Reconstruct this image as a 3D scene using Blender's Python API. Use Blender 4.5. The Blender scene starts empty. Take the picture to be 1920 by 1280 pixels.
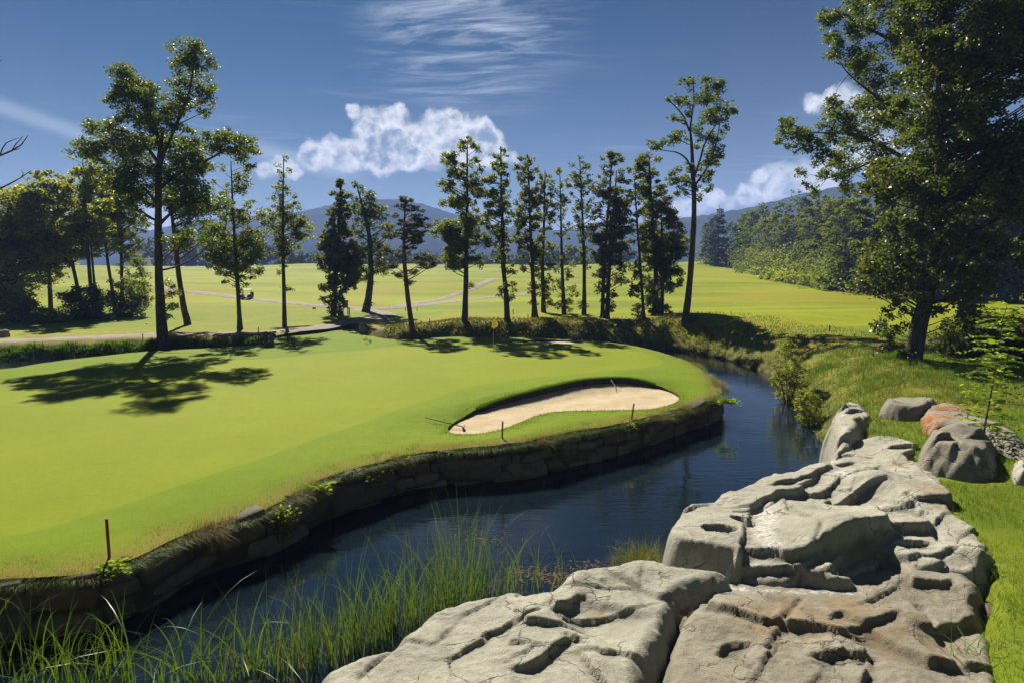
import bpy, math, random
import numpy as np
from mathutils import Vector
from mathutils.geometry import delaunay_2d_cdt

scene = bpy.context.scene
COL = scene.collection
R = math.radians

# ------------------------------------------------------------------ camera
F_PX, CX, CY = 1200.0, 960.0, 640.0
PITCH = math.atan(140.0 / F_PX)
CAM = np.array([0.0, 0.0, 5.6])
cam_data = bpy.data.cameras.new('camera')
cam_data.sensor_width = 36.0
cam_data.lens = 36.0 * F_PX / 1920.0
cam_data.clip_start = 0.1
cam_data.clip_end = 12000.0
cam = bpy.data.objects.new('camera', cam_data)
COL.objects.link(cam)
cam.location = CAM
cam.rotation_euler = (math.pi / 2 - PITCH, 0, 0)
scene.camera = cam

def ray(px, py):
    a, b = (px - CX) / F_PX, (CY - py) / F_PX
    c, s = math.cos(PITCH), math.sin(PITCH)
    return np.array([a, c + b * s, -s + b * c])

def at_z(px, py, z):
    """point on the level z seen in direction (px, py)"""
    d = ray(px, py)
    return CAM + d * ((z - CAM[2]) / d[2])

def at_y(px, py, y):
    """point at distance y seen in direction (px, py)"""
    d = ray(px, py)
    return CAM + d * (y / d[1])

# ------------------------------------------------------------------ sun, sky, exposure
SUN_EL, SUN_AZ = 42.0, -21.0           # azimuth from +Y towards +X
SUN_DIR = Vector((math.cos(R(SUN_EL)) * math.sin(R(SUN_AZ)), math.cos(R(SUN_EL)) * math.cos(R(SUN_AZ)), math.sin(R(SUN_EL))))
sun_data = bpy.data.lights.new('sun', 'SUN')
sun_data.energy = 5.0
sun_data.angle = R(0.53)
sun_data.color = (1.0, 0.92, 0.78)
sun = bpy.data.objects.new('sun', sun_data)
COL.objects.link(sun)
sun.rotation_euler = (-SUN_DIR).to_track_quat('-Z', 'Y').to_euler()
sun.location = (-40, 60, 80)

scene.view_settings.view_transform = 'Standard'
scene.view_settings.look = 'None'
scene.view_settings.exposure = 1.4
scene.view_settings.gamma = 1.0
scene.view_settings.use_curve_mapping = False
scene.render.engine = 'CYCLES'
scene.cycles.use_denoising = True
scene.cycles.max_bounces = 8
scene.cycles.diffuse_bounces = 3
scene.cycles.glossy_bounces = 3
scene.cycles.transmission_bounces = 4
scene.cycles.volume_bounces = 0
scene.cycles.caustics_reflective = False
scene.cycles.caustics_refractive = False
scene.cycles.sample_clamp_indirect = 6.0

world = bpy.data.worlds.new('World')
scene.world = world
world.use_nodes = True
wt = world.node_tree
wt.nodes.clear()

class NT:
    """small helper that writes node trees"""
    def __init__(self, tree):
        self.t = tree
    def node(self, kind, **kw):
        n = self.t.nodes.new(kind)
        for k, v in kw.items():
            setattr(n, k, v)
        return n
    def put(self, sock, v):
        if isinstance(v, bpy.types.NodeSocket):
            self.t.links.new(v, sock)
        elif v is not None:
            if hasattr(sock.default_value, '__len__') and not hasattr(v, '__len__'):
                v = (v,) * len(sock.default_value)
            if hasattr(v, '__len__') and len(v) == 3 and len(sock.default_value) == 4:
                v = tuple(v) + (1.0,)
            sock.default_value = v
    def math(self, op, a, b=None, c=None, clamp=False):
        n = self.node('ShaderNodeMath', operation=op, use_clamp=clamp)
        for s, v in zip(n.inputs, (a, b, c)):
            self.put(s, v)
        return n.outputs[0]
    def vmath(self, op, a, b=None, scale=None, out=0):
        n = self.node('ShaderNodeVectorMath', operation=op)
        self.put(n.inputs[0], a)
        if b is not None:
            self.put(n.inputs[1], b)
        if scale is not None:
            self.put(n.inputs['Scale'], scale)
        return n.outputs[out]
    def noise(self, vec, scale, detail=4, rough=0.55, dist=0.0, lac=2.0, kind='FBM'):
        n = self.node('ShaderNodeTexNoise')
        n.noise_type = kind
        self.put(n.inputs['Vector'], vec)
        for k, v in (('Scale', scale), ('Detail', detail), ('Roughness', rough), ('Distortion', dist), ('Lacunarity', lac)):
            n.inputs[k].default_value = v
        return n.outputs[0]
    def smooth(self, x, lo, hi, a=0.0, b=1.0):
        n = self.node('ShaderNodeMapRange', interpolation_type='SMOOTHSTEP')
        for k, v in (('Value', x), ('From Min', lo), ('From Max', hi), ('To Min', a), ('To Max', b)):
            self.put(n.inputs[k], v)
        return n.outputs[0]
    def lin(self, x, lo, hi, a=0.0, b=1.0):
        n = self.node('ShaderNodeMapRange')
        for k, v in (('Value', x), ('From Min', lo), ('From Max', hi), ('To Min', a), ('To Max', b)):
            self.put(n.inputs[k], v)
        return n.outputs[0]
    def mix(self, f, a, b, mode='MIX'):
        n = self.node('ShaderNodeMix', data_type='RGBA', blend_type=mode)
        self.put(n.inputs[0], f)
        self.put(n.inputs[6], a)
        self.put(n.inputs[7], b)
        return n.outputs[2]
    def ramp(self, x, stops):
        n = self.node('ShaderNodeValToRGB')
        e = n.color_ramp.elements
        while len(e) < len(stops):
            e.new(0.5)
        for el, (p, c) in zip(e, stops):
            el.position = p
            el.color = tuple(c) + (1.0,)
        self.put(n.inputs[0], x)
        return n.outputs[0]
    def attr(self, name):
        return self.node('ShaderNodeAttribute', attribute_name=name).outputs['Fac']
    def bump(self, h, strength=0.5, dist=0.05, normal=None):
        n = self.node('ShaderNodeBump')
        n.inputs['Strength'].default_value = strength
        n.inputs['Distance'].default_value = dist
        self.put(n.inputs['Height'], h)
        if normal is not None:
            self.put(n.inputs['Normal'], normal)
        return n.outputs[0]

def build_world():
    g = NT(wt)
    sky = g.node('ShaderNodeTexSky', sky_type='NISHITA')
    sky.sun_disc = False
    sky.sun_elevation = R(SUN_EL)
    sky.sun_rotation = R(SUN_AZ)
    sky.altitude = 600
    sky.air_density = 1.0
    sky.dust_density = 0.6
    sky.ozone_density = 3.0
    # the photograph was taken through a polariser: the same sky, deeper and more saturated
    hs = g.node('ShaderNodeHueSaturation')
    hs.inputs['Saturation'].default_value = 1.55
    hs.inputs['Value'].default_value = SKY_VALUE
    gm = g.node('ShaderNodeGamma')
    g.put(gm.inputs[0], g.vmath('SCALE', sky.outputs[0], scale=1 / SKY_PIVOT))
    gm.inputs[1].default_value = 1.35
    g.put(hs.inputs['Color'], g.vmath('MULTIPLY', gm.outputs[0], (SKY_PIVOT * 0.80, SKY_PIVOT * 0.98, SKY_PIVOT)))
    d = g.node('ShaderNodeTexCoord').outputs['Generated']
    d = g.vmath('NORMALIZE', d)
    # paler air low over the horizon, all the way round
    s0 = g.node('ShaderNodeSeparateXYZ')
    g.put(s0.inputs[0], d)
    low = g.math('POWER', g.math('SUBTRACT', 1.0, g.math('ABSOLUTE', s0.outputs[2]), clamp=True), 8.0)
    skyc = g.mix(g.math('MULTIPLY', low, 0.95), hs.outputs[0], (3.3, 3.9, 4.7))
    # wind-blown cirrus: stretched noise on a high flat layer
    sep = g.node('ShaderNodeSeparateXYZ')
    g.put(sep.inputs[0], d)
    up = g.math('MAXIMUM', sep.outputs[2], 0.03)
    plane = g.node('ShaderNodeCombineXYZ')
    g.put(plane.inputs[0], g.math('DIVIDE', sep.outputs[0], up))
    g.put(plane.inputs[1], g.math('DIVIDE', sep.outputs[1], up))
    mp = g.node('ShaderNodeMapping')
    g.put(mp.inputs[0], plane.outputs[0])
    mp.inputs['Rotation'].default_value = (0, 0, R(38))
    mp.inputs['Scale'].default_value = (0.5, 1.5, 1)
    ci = g.noise(mp.outputs[0], 1.6, 8, 0.62, 1.1)
    veil = g.noise(plane.outputs[0], 0.5, 3, 0.5, 0.4)
    ci = g.math('MULTIPLY', g.smooth(ci, 0.47, 0.8), g.smooth(veil, 0.42, 0.68))
    # a swirl of cirrus high over the valley and thin streaks
    def band(px, py, r):
        c = ray(px, py)
        c = c / np.linalg.norm(c)
        return g.math('SUBTRACT', 1.0, g.math('DIVIDE', g.vmath('DISTANCE', d, tuple(c), out=1), r / F_PX))
    mp2 = g.node('ShaderNodeMapping')
    g.put(mp2.inputs[0], plane.outputs[0])
    mp2.inputs['Rotation'].default_value = (0, 0, R(20))
    mp2.inputs['Scale'].default_value = (0.9, 2.2, 1)
    sw = g.noise(mp2.outputs[0], 1.5, 10, 0.66, 1.6)
    swirl = g.math('MULTIPLY', g.smooth(band(880, 10, 230), 0.0, 0.8), g.smooth(sw, 0.38, 0.72))
    st = g.smooth(band(80, 225, 130), 0.0, 0.7)
    # axis-like ridge of the streak: distance to a plane through the viewer
    a, b = ray(-30, 190), ray(190, 265)
    nrm = np.cross(a, b); nrm /= np.linalg.norm(nrm)
    off = g.math('ABSOLUTE', g.vmath('DOT_PRODUCT', d, tuple(nrm), out=1))
    st = g.math('MULTIPLY', st, g.smooth(off, 0.0, 0.016, 0.35, 0.0))
    a, b = ray(470, 278), ray(640, 322)
    nrm = np.cross(a, b); nrm /= np.linalg.norm(nrm)
    off = g.math('ABSOLUTE', g.vmath('DOT_PRODUCT', d, tuple(nrm), out=1))
    st2 = g.math('MULTIPLY', g.smooth(band(560, 300, 130), 0.0, 0.6), g.smooth(off, 0.0, 0.02, 0.4, 0.0))
    cir = g.math('ADD', g.math('ADD', g.math('MULTIPLY', ci, 0.30), g.math('MULTIPLY', swirl, 0.85)), g.math('ADD', st, st2))
    cir = g.math('MINIMUM', cir, 0.8)
    # cumulus: heaps of puffs, frayed by noise
    warp = g.node('ShaderNodeTexNoise')
    g.put(warp.inputs['Vector'], d)
    for k, v in (('Scale', 22.0), ('Detail', 5.0), ('Roughness', 0.6)):
        warp.inputs[k].default_value = v
    dv = g.vmath('ADD', d, g.vmath('SCALE', g.vmath('SUBTRACT', warp.outputs[1], (0.5, 0.5, 0.5)), scale=0.036))
    PUFFS = [(590, 288, 30), (625, 285, 34), (660, 290, 40), (700, 282, 46), (690, 232, 36), (705, 250, 46), (738, 225, 34), (752, 268, 46),
             (720, 300, 40), (790, 270, 40), (772, 300, 30), (822, 238, 32), (850, 228, 28), (845, 262, 44), (880, 246, 34), (905, 245, 30), (890, 285, 36), (932, 290, 32),
             (820, 300, 34), (925, 262, 22),
             (495, 314, 22), (520, 312, 26), (545, 325, 24), (660, 208, 16), (745, 205, 16),
             (1400, 372, 26), (1432, 352, 36), (1468, 338, 40), (1500, 336, 40), (1540, 330, 46), (1290, 392, 26), (1320, 382, 30), (1345, 378, 22), (1370, 388, 20), (1265, 400, 18),
             (1525, 196, 22), (1555, 186, 26), (1590, 180, 34), (1640, 200, 40), (1630, 280, 60), (1580, 300, 40),
             (1080, 440, 34), (1130, 446, 40), (1040, 448, 30), (1180, 440, 34), (960, 300, 18),
             (300, 425, 34), (260, 420, 30), (360, 440, 26), ]
    f = None
    for px, py, r in PUFFS:
        c = ray(px, py)
        c = c / np.linalg.norm(c)
        # squared distance in units of the puff radius
        e = g.vmath('SCALE', g.vmath('SUBTRACT', dv, tuple(c)), scale=F_PX / (r * 0.9))
        q = g.math('SUBTRACT', 1.0, g.vmath('DOT_PRODUCT', e, e, out=1))
        f = q if f is None else g.math('SMOOTH_MAX', f, q, 0.9)
    fine = g.math('ADD', g.math('MULTIPLY', g.noise(d, 18.0, 3, 0.5, 0.0), 0.70), g.math('MULTIPLY', g.noise(d, 55.0, 5, 0.5, 0.0), 0.30))
    f2 = g.math('ADD', f, g.math('MULTIPLY', g.math('SUBTRACT', fine, 0.5), 3.6))
    alpha = g.smooth(f2, 0.0, 1.0)
    # thick parts, turned from the sun behind, are grey; thin rims glow
    relief = g.math('SUBTRACT', g.noise(g.vmath('ADD', d, (0.006, 0.0, -0.010)), 34.0, 7, 0.6, 0.3), g.noise(d, 34.0, 7, 0.6, 0.3))
    core = g.math('ADD', g.math('MULTIPLY', f2, 0.62), g.math('MULTIPLY', relief, 1.5))
    shade = g.smooth(core, 0.30, 1.05)
    ccol = g.mix(shade, (1.0, 1.0, 1.02), (0.24, 0.33, 0.45))
    cirv = g.mix(g.math('MULTIPLY', cir, 1.0), skyc, CIRRUS)
    ccol2 = g.vmath('SCALE', ccol, scale=CLOUD_LEVEL)
    outc = g.mix(g.math('MULTIPLY', alpha, 0.96), cirv, ccol2)
    bg = g.node('ShaderNodeBackground')
    g.put(bg.inputs[0], outc)
    bg.inputs[1].default_value = SKY_STRENGTH
    o = g.node('ShaderNodeOutputWorld')
    g.put(o.inputs[0], bg.outputs[0])

SKY_STRENGTH = 0.06
SKY_VALUE = 0.165
SKY_PIVOT = 9.0
CIRRUS = (4.4, 5.0, 5.7)
CLOUD_LEVEL = 6.8
build_world()
world.cycles.sampling_method = 'MANUAL'
world.cycles.sample_map_resolution = 512
# ------------------------------------------------------------------ numeric tools
rng = np.random.default_rng(11)
_perm = np.random.default_rng(3).permutation(256)
_perm = np.concatenate([_perm, _perm, _perm])
_g = np.random.default_rng(4).normal(size=(256, 3))
_g /= np.linalg.norm(_g, axis=1)[:, None]

def perlin(p):
    i = np.floor(p).astype(int)
    f = p - i
    i &= 255
    u = f * f * f * (f * (f * 6 - 15) + 10)
    def gr(dx, dy, dz):
        h = _perm[_perm[_perm[i[:, 0] + dx] + i[:, 1] + dy] + i[:, 2] + dz]
        v = _g[h]
        return v[:, 0] * (f[:, 0] - dx) + v[:, 1] * (f[:, 1] - dy) + v[:, 2] * (f[:, 2] - dz)
    def l(a, b, t):
        return a + t * (b - a)
    x0 = l(l(gr(0, 0, 0), gr(1, 0, 0), u[:, 0]), l(gr(0, 1, 0), gr(1, 1, 0), u[:, 0]), u[:, 1])
    x1 = l(l(gr(0, 0, 1), gr(1, 0, 1), u[:, 0]), l(gr(0, 1, 1), gr(1, 1, 1), u[:, 0]), u[:, 1])
    return l(x0, x1, u[:, 2]) * 1.6

def fbm(p, octaves=4, gain=0.5, lac=2.03):
    s, a = np.zeros(len(p)), 1.0
    for k in range(octaves):
        s += a * perlin(p * lac ** k + 17.3 * k)
        a *= gain
    return s

def ridged(p, octaves=4, gain=0.5, lac=2.1):
    s, a = np.zeros(len(p)), 1.0
    for k in range(octaves):
        s += a * (1 - 2 * np.abs(perlin(p * lac ** k + 9.1 * k)))
        a *= gain
    return s

def p3(x, y, s, z=0.0):
    x = np.asarray(x, float); y = np.asarray(y, float)
    return np.stack([x * s, y * s, np.zeros_like(x) + z], -1)

def sstep(x, lo, hi):
    t = np.clip((x - lo) / (hi - lo), 0, 1)
    return t * t * (3 - 2 * t)

def inside(poly, x, y):
    r = np.zeros(x.shape, bool)
    n = len(poly)
    for k in range(n):
        x0, y0 = poly[k]; x1, y1 = poly[(k + 1) % n]
        c = ((y0 > y) != (y1 > y))
        if c.any():
            xi = (x1 - x0) * (y - y0) / ((y1 - y0) if y1 != y0 else 1e-9) + x0
            r ^= c & (x < xi)
    return r

def dist_line(pts, x, y, closed=True):
    """distance to a polyline, and the signed side and the arc position of the nearest point"""
    pts = np.asarray(pts, float)
    n = len(pts)
    best = np.full(x.shape, 1e18)
    side = np.zeros(x.shape)
    along = np.zeros(x.shape)
    acc = 0.0
    for k in range(n if closed else n - 1):
        a, b = pts[k], pts[(k + 1) % n]
        e = b - a
        L2 = float(e @ e) + 1e-12
        t = np.clip(((x - a[0]) * e[0] + (y - a[1]) * e[1]) / L2, 0, 1)
        dx, dy = x - a[0] - t * e[0], y - a[1] - t * e[1]
        d = dx * dx + dy * dy
        m = d < best
        best = np.where(m, d, best)
        side = np.where(m, np.sign(e[0] * (y - a[1]) - e[1] * (x - a[0])), side)
        along = np.where(m, acc + t * math.sqrt(L2), along)
        acc += math.sqrt(L2)
    return np.sqrt(best), side, along

def resample(pts, step, closed=False, smooth=0):
    p = np.asarray(pts, float)
    for _ in range(smooth):          # corner cutting
        q = np.concatenate([p, p[:1]]) if closed else p
        a = 0.75 * q[:-1] + 0.25 * q[1:]
        b = 0.25 * q[:-1] + 0.75 * q[1:]
        m = np.empty((2 * len(a), p.shape[1])); m[0::2] = a; m[1::2] = b
        p = m if closed else np.concatenate([p[:1], m, p[-1:]])
    if closed:
        p = np.concatenate([p, p[:1]])
    s = np.concatenate([[0], np.cumsum(np.linalg.norm(np.diff(p, axis=0), axis=1))])
    n = max(2, int(round(s[-1] / step)))
    t = np.linspace(0, s[-1], n + 1)
    o = np.stack([np.interp(t, s, p[:, k]) for k in range(p.shape[1])], -1)
    return o[:-1] if closed else o

# ------------------------------------------------------------------ mesh tools
def mesh_np(name, verts, faces, mats, smooth=False, attrs=None, mat_index=None):
    verts = np.asarray(verts, np.float32)
    faces = np.asarray(faces, np.int32)
    me = bpy.data.meshes.new(name)
    me.vertices.add(len(verts))
    me.vertices.foreach_set('co', verts.ravel())
    k = faces.shape[1]
    me.loops.add(faces.size)
    me.loops.foreach_set('vertex_index', faces.ravel())
    me.polygons.add(len(faces))
    me.polygons.foreach_set('loop_start', np.arange(0, faces.size, k, dtype=np.int32))
    if smooth:
        me.polygons.foreach_set('use_smooth', np.ones(len(faces), bool))
    for m in (mats if isinstance(mats, (list, tuple)) else [mats]):
        me.materials.append(m)
    if mat_index is not None:
        me.polygons.foreach_set('material_index', np.asarray(mat_index, np.int32))
    for an, av in (attrs or {}).items():
        a = me.attributes.new(an, 'FLOAT', 'POINT')
        a.data.foreach_set('value', np.asarray(av, np.float32))
    me.update(calc_edges=True)
    return me

def link(name, me, parent=None, loc=None, **props):
    o = bpy.data.objects.new(name, me)
    COL.objects.link(o)
    if parent is not None:
        o.parent = parent
    if loc is not None:
        o.location = loc
    for k, v in props.items():
        if v:
            o[k] = v
    return o

def thing(name, label, cat, loc=(0, 0, 0), rz=0.0, group=None):
    o = link(name, None, None, loc, label=label, category=cat, group=group)
    o.rotation_euler = (0, 0, rz)
    return o

def dup(root, loc, rz=0.0, scale=(1, 1, 1), label=None, group=None):
    r = root.copy()
    COL.objects.link(r)
    r.location = loc; r.rotation_euler = (0, 0, rz); r.scale = scale
    if label: r['label'] = label
    if group: r['group'] = group
    for ch in list(root.children):
        c = ch.copy(); COL.objects.link(c); c.parent = r
        for g_ in list(ch.children):
            d = g_.copy(); COL.objects.link(d); d.parent = c
    return r

class MB:
    """collects boxes, tubes and loose faces into one mesh"""
    def __init__(self):
        self.v, self.f = [], []
        self.n = 0
    def add(self, v, f):
        v = np.asarray(v, float).reshape(-1, 3)
        self.v.append(v)
        self.f += [tuple(int(i) + self.n for i in q) for q in f]
        self.n += len(v)
    def box(self, c, s, rz=0.0, bev=0.0, tilt=(0, 0)):
        x, y, z = (k / 2 for k in s)
        if bev <= 0:
            v = [(sx * x, sy * y, sz * z) for sz in (-1, 1) for sy in (-1, 1) for sx in (-1, 1)]
            f = [(0, 2, 3, 1), (4, 5, 7, 6), (0, 1, 5, 4), (2, 6, 7, 3), (0, 4, 6, 2), (1, 3, 7, 5)]
        else:
            b = min(bev, x * .9, y * .9, z * .9)
            v, f, ring = [], [], []
            for zz, ins in ((-z, b), (-z + b, 0), (z - b, 0), (z, b)):
                xx, yy = x - ins, y - ins
                ring.append(len(v))
                v += [(-xx + b, -yy, zz), (xx - b, -yy, zz), (xx, -yy + b, zz), (xx, yy - b, zz), (xx - b, yy, zz), (-xx + b, yy, zz), (-xx, yy - b, zz), (-xx, -yy + b, zz)]
            for a, c2 in zip(ring[:-1], ring[1:]):
                f += [(a + i, a + (i + 1) % 8, c2 + (i + 1) % 8, c2 + i) for i in range(8)]
            f += [tuple(ring[0] + i for i in range(7, -1, -1)), tuple(ring[-1] + i for i in range(8))]
        v = np.array(v, float)
        if tilt != (0, 0):
            a, b2 = tilt
            ca, sa = math.cos(a), math.sin(a)
            v = v @ np.array([[1, 0, 0], [0, ca, sa], [0, -sa, ca]])
            ca, sa = math.cos(b2), math.sin(b2)
            v = v @ np.array([[ca, 0, -sa], [0, 1, 0], [sa, 0, ca]])
        ca, sa = math.cos(rz), math.sin(rz)
        v = v @ np.array([[ca, sa, 0], [-sa, ca, 0], [0, 0, 1]])
        self.add(v + np.array(c), f)
    def tube(self, path, radii, n=8, cap=True):
        v, f = tube_np(path, radii, n)
        f = [tuple(q) for q in f]
        if cap:
            f += [tuple(range(n - 1, -1, -1)), tuple(range(len(v) - n, len(v)))]
        self.add(v, f)
    def build(self, name, mat, parent=None, smooth=False, loc=None, **props):
        me = bpy.data.meshes.new(name)
        me.from_pydata(np.concatenate(self.v).tolist(), [], self.f)
        me.materials.append(mat)
        if smooth:
            me.polygons.foreach_set('use_smooth', np.ones(len(me.polygons), bool))
        return link(name, me, parent, loc, **props)

def tube_np(path, radii, n=8):
    path = np.asarray(path, float)
    k = len(path)
    radii = np.broadcast_to(np.asarray(radii, float), (k,))
    t = np.gradient(path, axis=0)
    t /= np.linalg.norm(t, axis=1)[:, None] + 1e-12
    ref = np.array([1.0, 0, 0]) if abs(t[0, 0]) < 0.8 else np.array([0, 1.0, 0])
    a = np.cross(t, ref); a /= np.linalg.norm(a, axis=1)[:, None] + 1e-12
    b = np.cross(t, a)
    th = np.arange(n) / n * 2 * math.pi
    v = path[:, None] + radii[:, None, None] * (np.cos(th)[None, :, None] * a[:, None] + np.sin(th)[None, :, None] * b[:, None])
    i = np.arange(n); j = (i + 1) % n
    f = np.concatenate([np.stack([r * n + i, r * n + j, (r + 1) * n + j, (r + 1) * n + i], -1) for r in range(k - 1)])
    return v.reshape(-1, 3), f

def tubes_np(paths, radii, n=4):
    """many tubes at once: paths (B,K,3), radii (B,K)"""
    B, K, _ = paths.shape
    t = np.gradient(paths, axis=1)
    t /= np.linalg.norm(t, axis=2, keepdims=True) + 1e-9
    ref = np.where(np.abs(t[:, :1, 2:3]) < 0.8, np.array([0, 0, 1.0]), np.array([1.0, 0, 0]))
    a = np.cross(t, np.broadcast_to(ref, t.shape)); a /= np.linalg.norm(a, axis=2, keepdims=True) + 1e-9
    b = np.cross(t, a)
    th = np.arange(n) / n * 2 * math.pi
    v = paths[:, :, None] + radii[:, :, None, None] * (np.cos(th)[:, None] * a[:, :, None] + np.sin(th)[:, None] * b[:, :, None])
    i = np.arange(n); j = (i + 1) % n
    f = np.concatenate([np.stack([r * n + i, r * n + j, (r + 1) * n + j, (r + 1) * n + i], -1) for r in range(K - 1)])
    f = (f[None] + (np.arange(B) * K * n)[:, None, None]).reshape(-1, 4)
    return v.reshape(-1, 3), f

def leaf_quads(c, length, width, nrm_up=0.5, droop=0.0, dirs=None, r=None):
    """one bent rhombus per leaf"""
    r = r or rng
    n = len(c)
    if dirs is None:
        dirs = r.normal(size=(n, 3))
        dirs[:, 2] = dirs[:, 2] * (1 - nrm_up) - droop
    dirs = dirs / (np.linalg.norm(dirs, axis=1)[:, None] + 1e-9)
    nn = r.normal(size=(n, 3)) * (1.15 - nrm_up)
    nn[:, 2] += nrm_up * 1.4
    s = np.cross(dirs, nn)
    s /= np.linalg.norm(s, axis=1)[:, None] + 1e-9
    up = np.cross(s, dirs)
    sc = r.uniform(0.65, 1.25, n)[:, None]
    L, W = length * sc * 0.5, width * sc * 0.5
    v = np.empty((n, 4, 3))
    v[:, 0] = c - dirs * L
    v[:, 1] = c + s * W + up * W * 0.35
    v[:, 2] = c + dirs * L
    v[:, 3] = c - s * W + up * W * 0.35
    return v.reshape(-1, 3), np.arange(4 * n).reshape(n, 4)

def blades(base, height, width, lean, r=None, bend=0.5, lean_dir=None, segs=1):
    """grass blades: one triangle each (segs=1) or bent strips"""
    r = r or rng
    n = len(base)
    h = np.broadcast_to(np.asarray(height, float), (n,)) * r.uniform(0.6, 1.25, n)
    a = r.uniform(0, 2 * math.pi, n)
    s = np.stack([np.cos(a), np.sin(a), np.zeros(n)], -1)
    if lean_dir is None:
        b = r.uniform(0, 2 * math.pi, n)
        ld = np.stack([np.cos(b), np.sin(b), np.zeros(n)], -1)
    else:
        ld = np.asarray(lean_dir, float) + r.normal(size=(n, 3)) * 0.35
        ld[:, 2] = 0
    le = (np.broadcast_to(np.asarray(lean, float), (n,)) * r.uniform(0.2, 1.4, n))[:, None]
    w = np.broadcast_to(np.asarray(width, float), (n,))[:, None]
    if segs == 1:
        v = np.empty((n, 3, 3))
        v[:, 0] = base - s * w * 0.5
        v[:, 1] = base + s * w * 0.5
        v[:, 2] = base + ld * le * h[:, None] + np.array([0, 0, 1.0]) * (h[:, None] * np.sqrt(np.clip(1 - (le * 0.8) ** 2, 0.05, 1)))
        return v.reshape(-1, 3), np.arange(3 * n).reshape(n, 3)
    v = np.empty((n, segs + 1, 2, 3))
    for k in range(segs + 1):
        t = k / segs
        c = base + ld * (le * h[:, None] * t ** (1 + 2 * bend)) + np.array([0, 0, 1.0]) * (h[:, None] * (t - 0.5 * np.clip(le, 0, 1.2) * t ** 3))
        ww = w * 0.5 * (1 - t ** 2.2) + 0.0006
        v[:, k, 0] = c - s * ww
        v[:, k, 1] = c + s * ww
    q = np.array([[2 * k, 2 * k + 1, 2 * k + 3, 2 * k + 2] for k in range(segs)])
    f = (q[None] + (np.arange(n) * 2 * (segs + 1))[:, None, None]).reshape(-1, 4)
    return v.reshape(-1, 3), f

# ------------------------------------------------------------------ materials
def material(name):
    m = bpy.data.materials.new(name)
    m.use_nodes = True
    t = m.node_tree
    t.nodes.clear()
    g = NT(t)
    out = g.node('ShaderNodeOutputMaterial')
    return m, g, out

def pos(g):
    return g.node('ShaderNodeNewGeometry').outputs['Position']

def principled(g, out, color, rough=0.8, normal=None, spec=0.3, metal=0.0, **kw):
    b = g.node('ShaderNodeBsdfPrincipled')
    g.put(b.inputs['Base Color'], color)
    g.put(b.inputs['Roughness'], rough)
    g.put(b.inputs['Specular IOR Level'], spec)
    g.put(b.inputs['Metallic'], metal)
    for k, v in kw.items():
        g.put(b.inputs[k], v)
    if normal is not None:
        g.put(b.inputs['Normal'], normal)
    g.put(out.inputs[0], b.outputs[0])
    return b

def plain(name, color, rough=0.6, spec=0.3, metal=0.0, vary=0.12, scale=9.0, bump=0.0):
    m, g, out = material(name)
    p = g.node('ShaderNodeTexCoord').outputs['Object']
    n = g.noise(p, scale, 5, 0.6)
    c = g.mix(g.lin(n, 0.3, 0.7), tuple(k * (1 - vary) for k in color), tuple(min(1, k * (1 + vary)) for k in color))
    principled(g, out, c, rough, g.bump(n, bump, 0.02) if bump else None, spec, metal)
    return m

def leaf_material(name, c_dark, c_light, trans=0.45, trans_col=None, rough=0.45, gloss=0.5, scale=0.35):
    gloss *= 0.55
    up = lambda c, k: tuple(min(0.6, q * k) for q in c)
    c_dark, c_light = up(c_dark, 1.08), up(c_light, 1.08)
    trans_col = tuple(up(c, 1.4) for c in trans_col) if trans_col else None
    trans = min(0.6, trans + 0.08)
    rough += 0.08
    """leaves: per-leaf colour, drifting over the crown, with light coming through"""
    m, g, out = material(name)
    geo = g.node('ShaderNodeNewGeometry')
    n = g.noise(geo.outputs['Position'], scale, 3, 0.6)
    f = g.math('ADD', g.math('MULTIPLY', geo.outputs['Random Per Island'], 0.65), g.math('MULTIPLY', g.lin(n, 0.3, 0.7), 0.35))
    c = g.mix(f, c_dark, c_light)
    b = g.node('ShaderNodeBsdfPrincipled')
    g.put(b.inputs['Base Color'], c)
    b.inputs['Roughness'].default_value = rough
    b.inputs['Specular IOR Level'].default_value = gloss
    tr = g.node('ShaderNodeBsdfTranslucent')
    g.put(tr.inputs[0], g.mix(f, trans_col[0], trans_col[1]) if trans_col else c)
    mx = g.node('ShaderNodeMixShader')
    mx.inputs[0].default_value = trans
    g.put(mx.inputs[1], b.outputs[0]); g.put(mx.inputs[2], tr.outputs[0])
    g.put(out.inputs[0], mx.outputs[0])
    return m

def turf_material(name, c1, c2, c3, fine=60.0, rough=0.85, bump=0.25, bdist=0.02, dry=None, extra=None):
    m, g, out = material(name)
    p = pos(g)
    n1 = g.noise(p, 0.10, 4, 0.55, 0.5)
    n2 = g.noise(p, 1.1, 5, 0.6)
    n3 = g.noise(p, fine, 3, 0.7)
    c = g.mix(g.smooth(n1, 0.35, 0.65), c1, c2)
    c = g.mix(g.math('MULTIPLY', g.smooth(n2, 0.42, 0.72), 0.55), c, c3)
    n5 = g.noise(p, 5.0, 6, 0.7, 0.3)
    c = g.mix(g.lin(n5, 0.35, 0.7, 0.0, 0.35), c, tuple(k * 0.6 for k in c1))
    c = g.mix(g.lin(n3, 0.3, 0.75, 0.0, 0.6), c, tuple(k * 0.5 for k in c1))
    if extra:
        c = extra(g, p, c)
    b = principled(g, out, c, rough, g.bump(n3, bump, bdist), 0.05)
    return m

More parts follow.
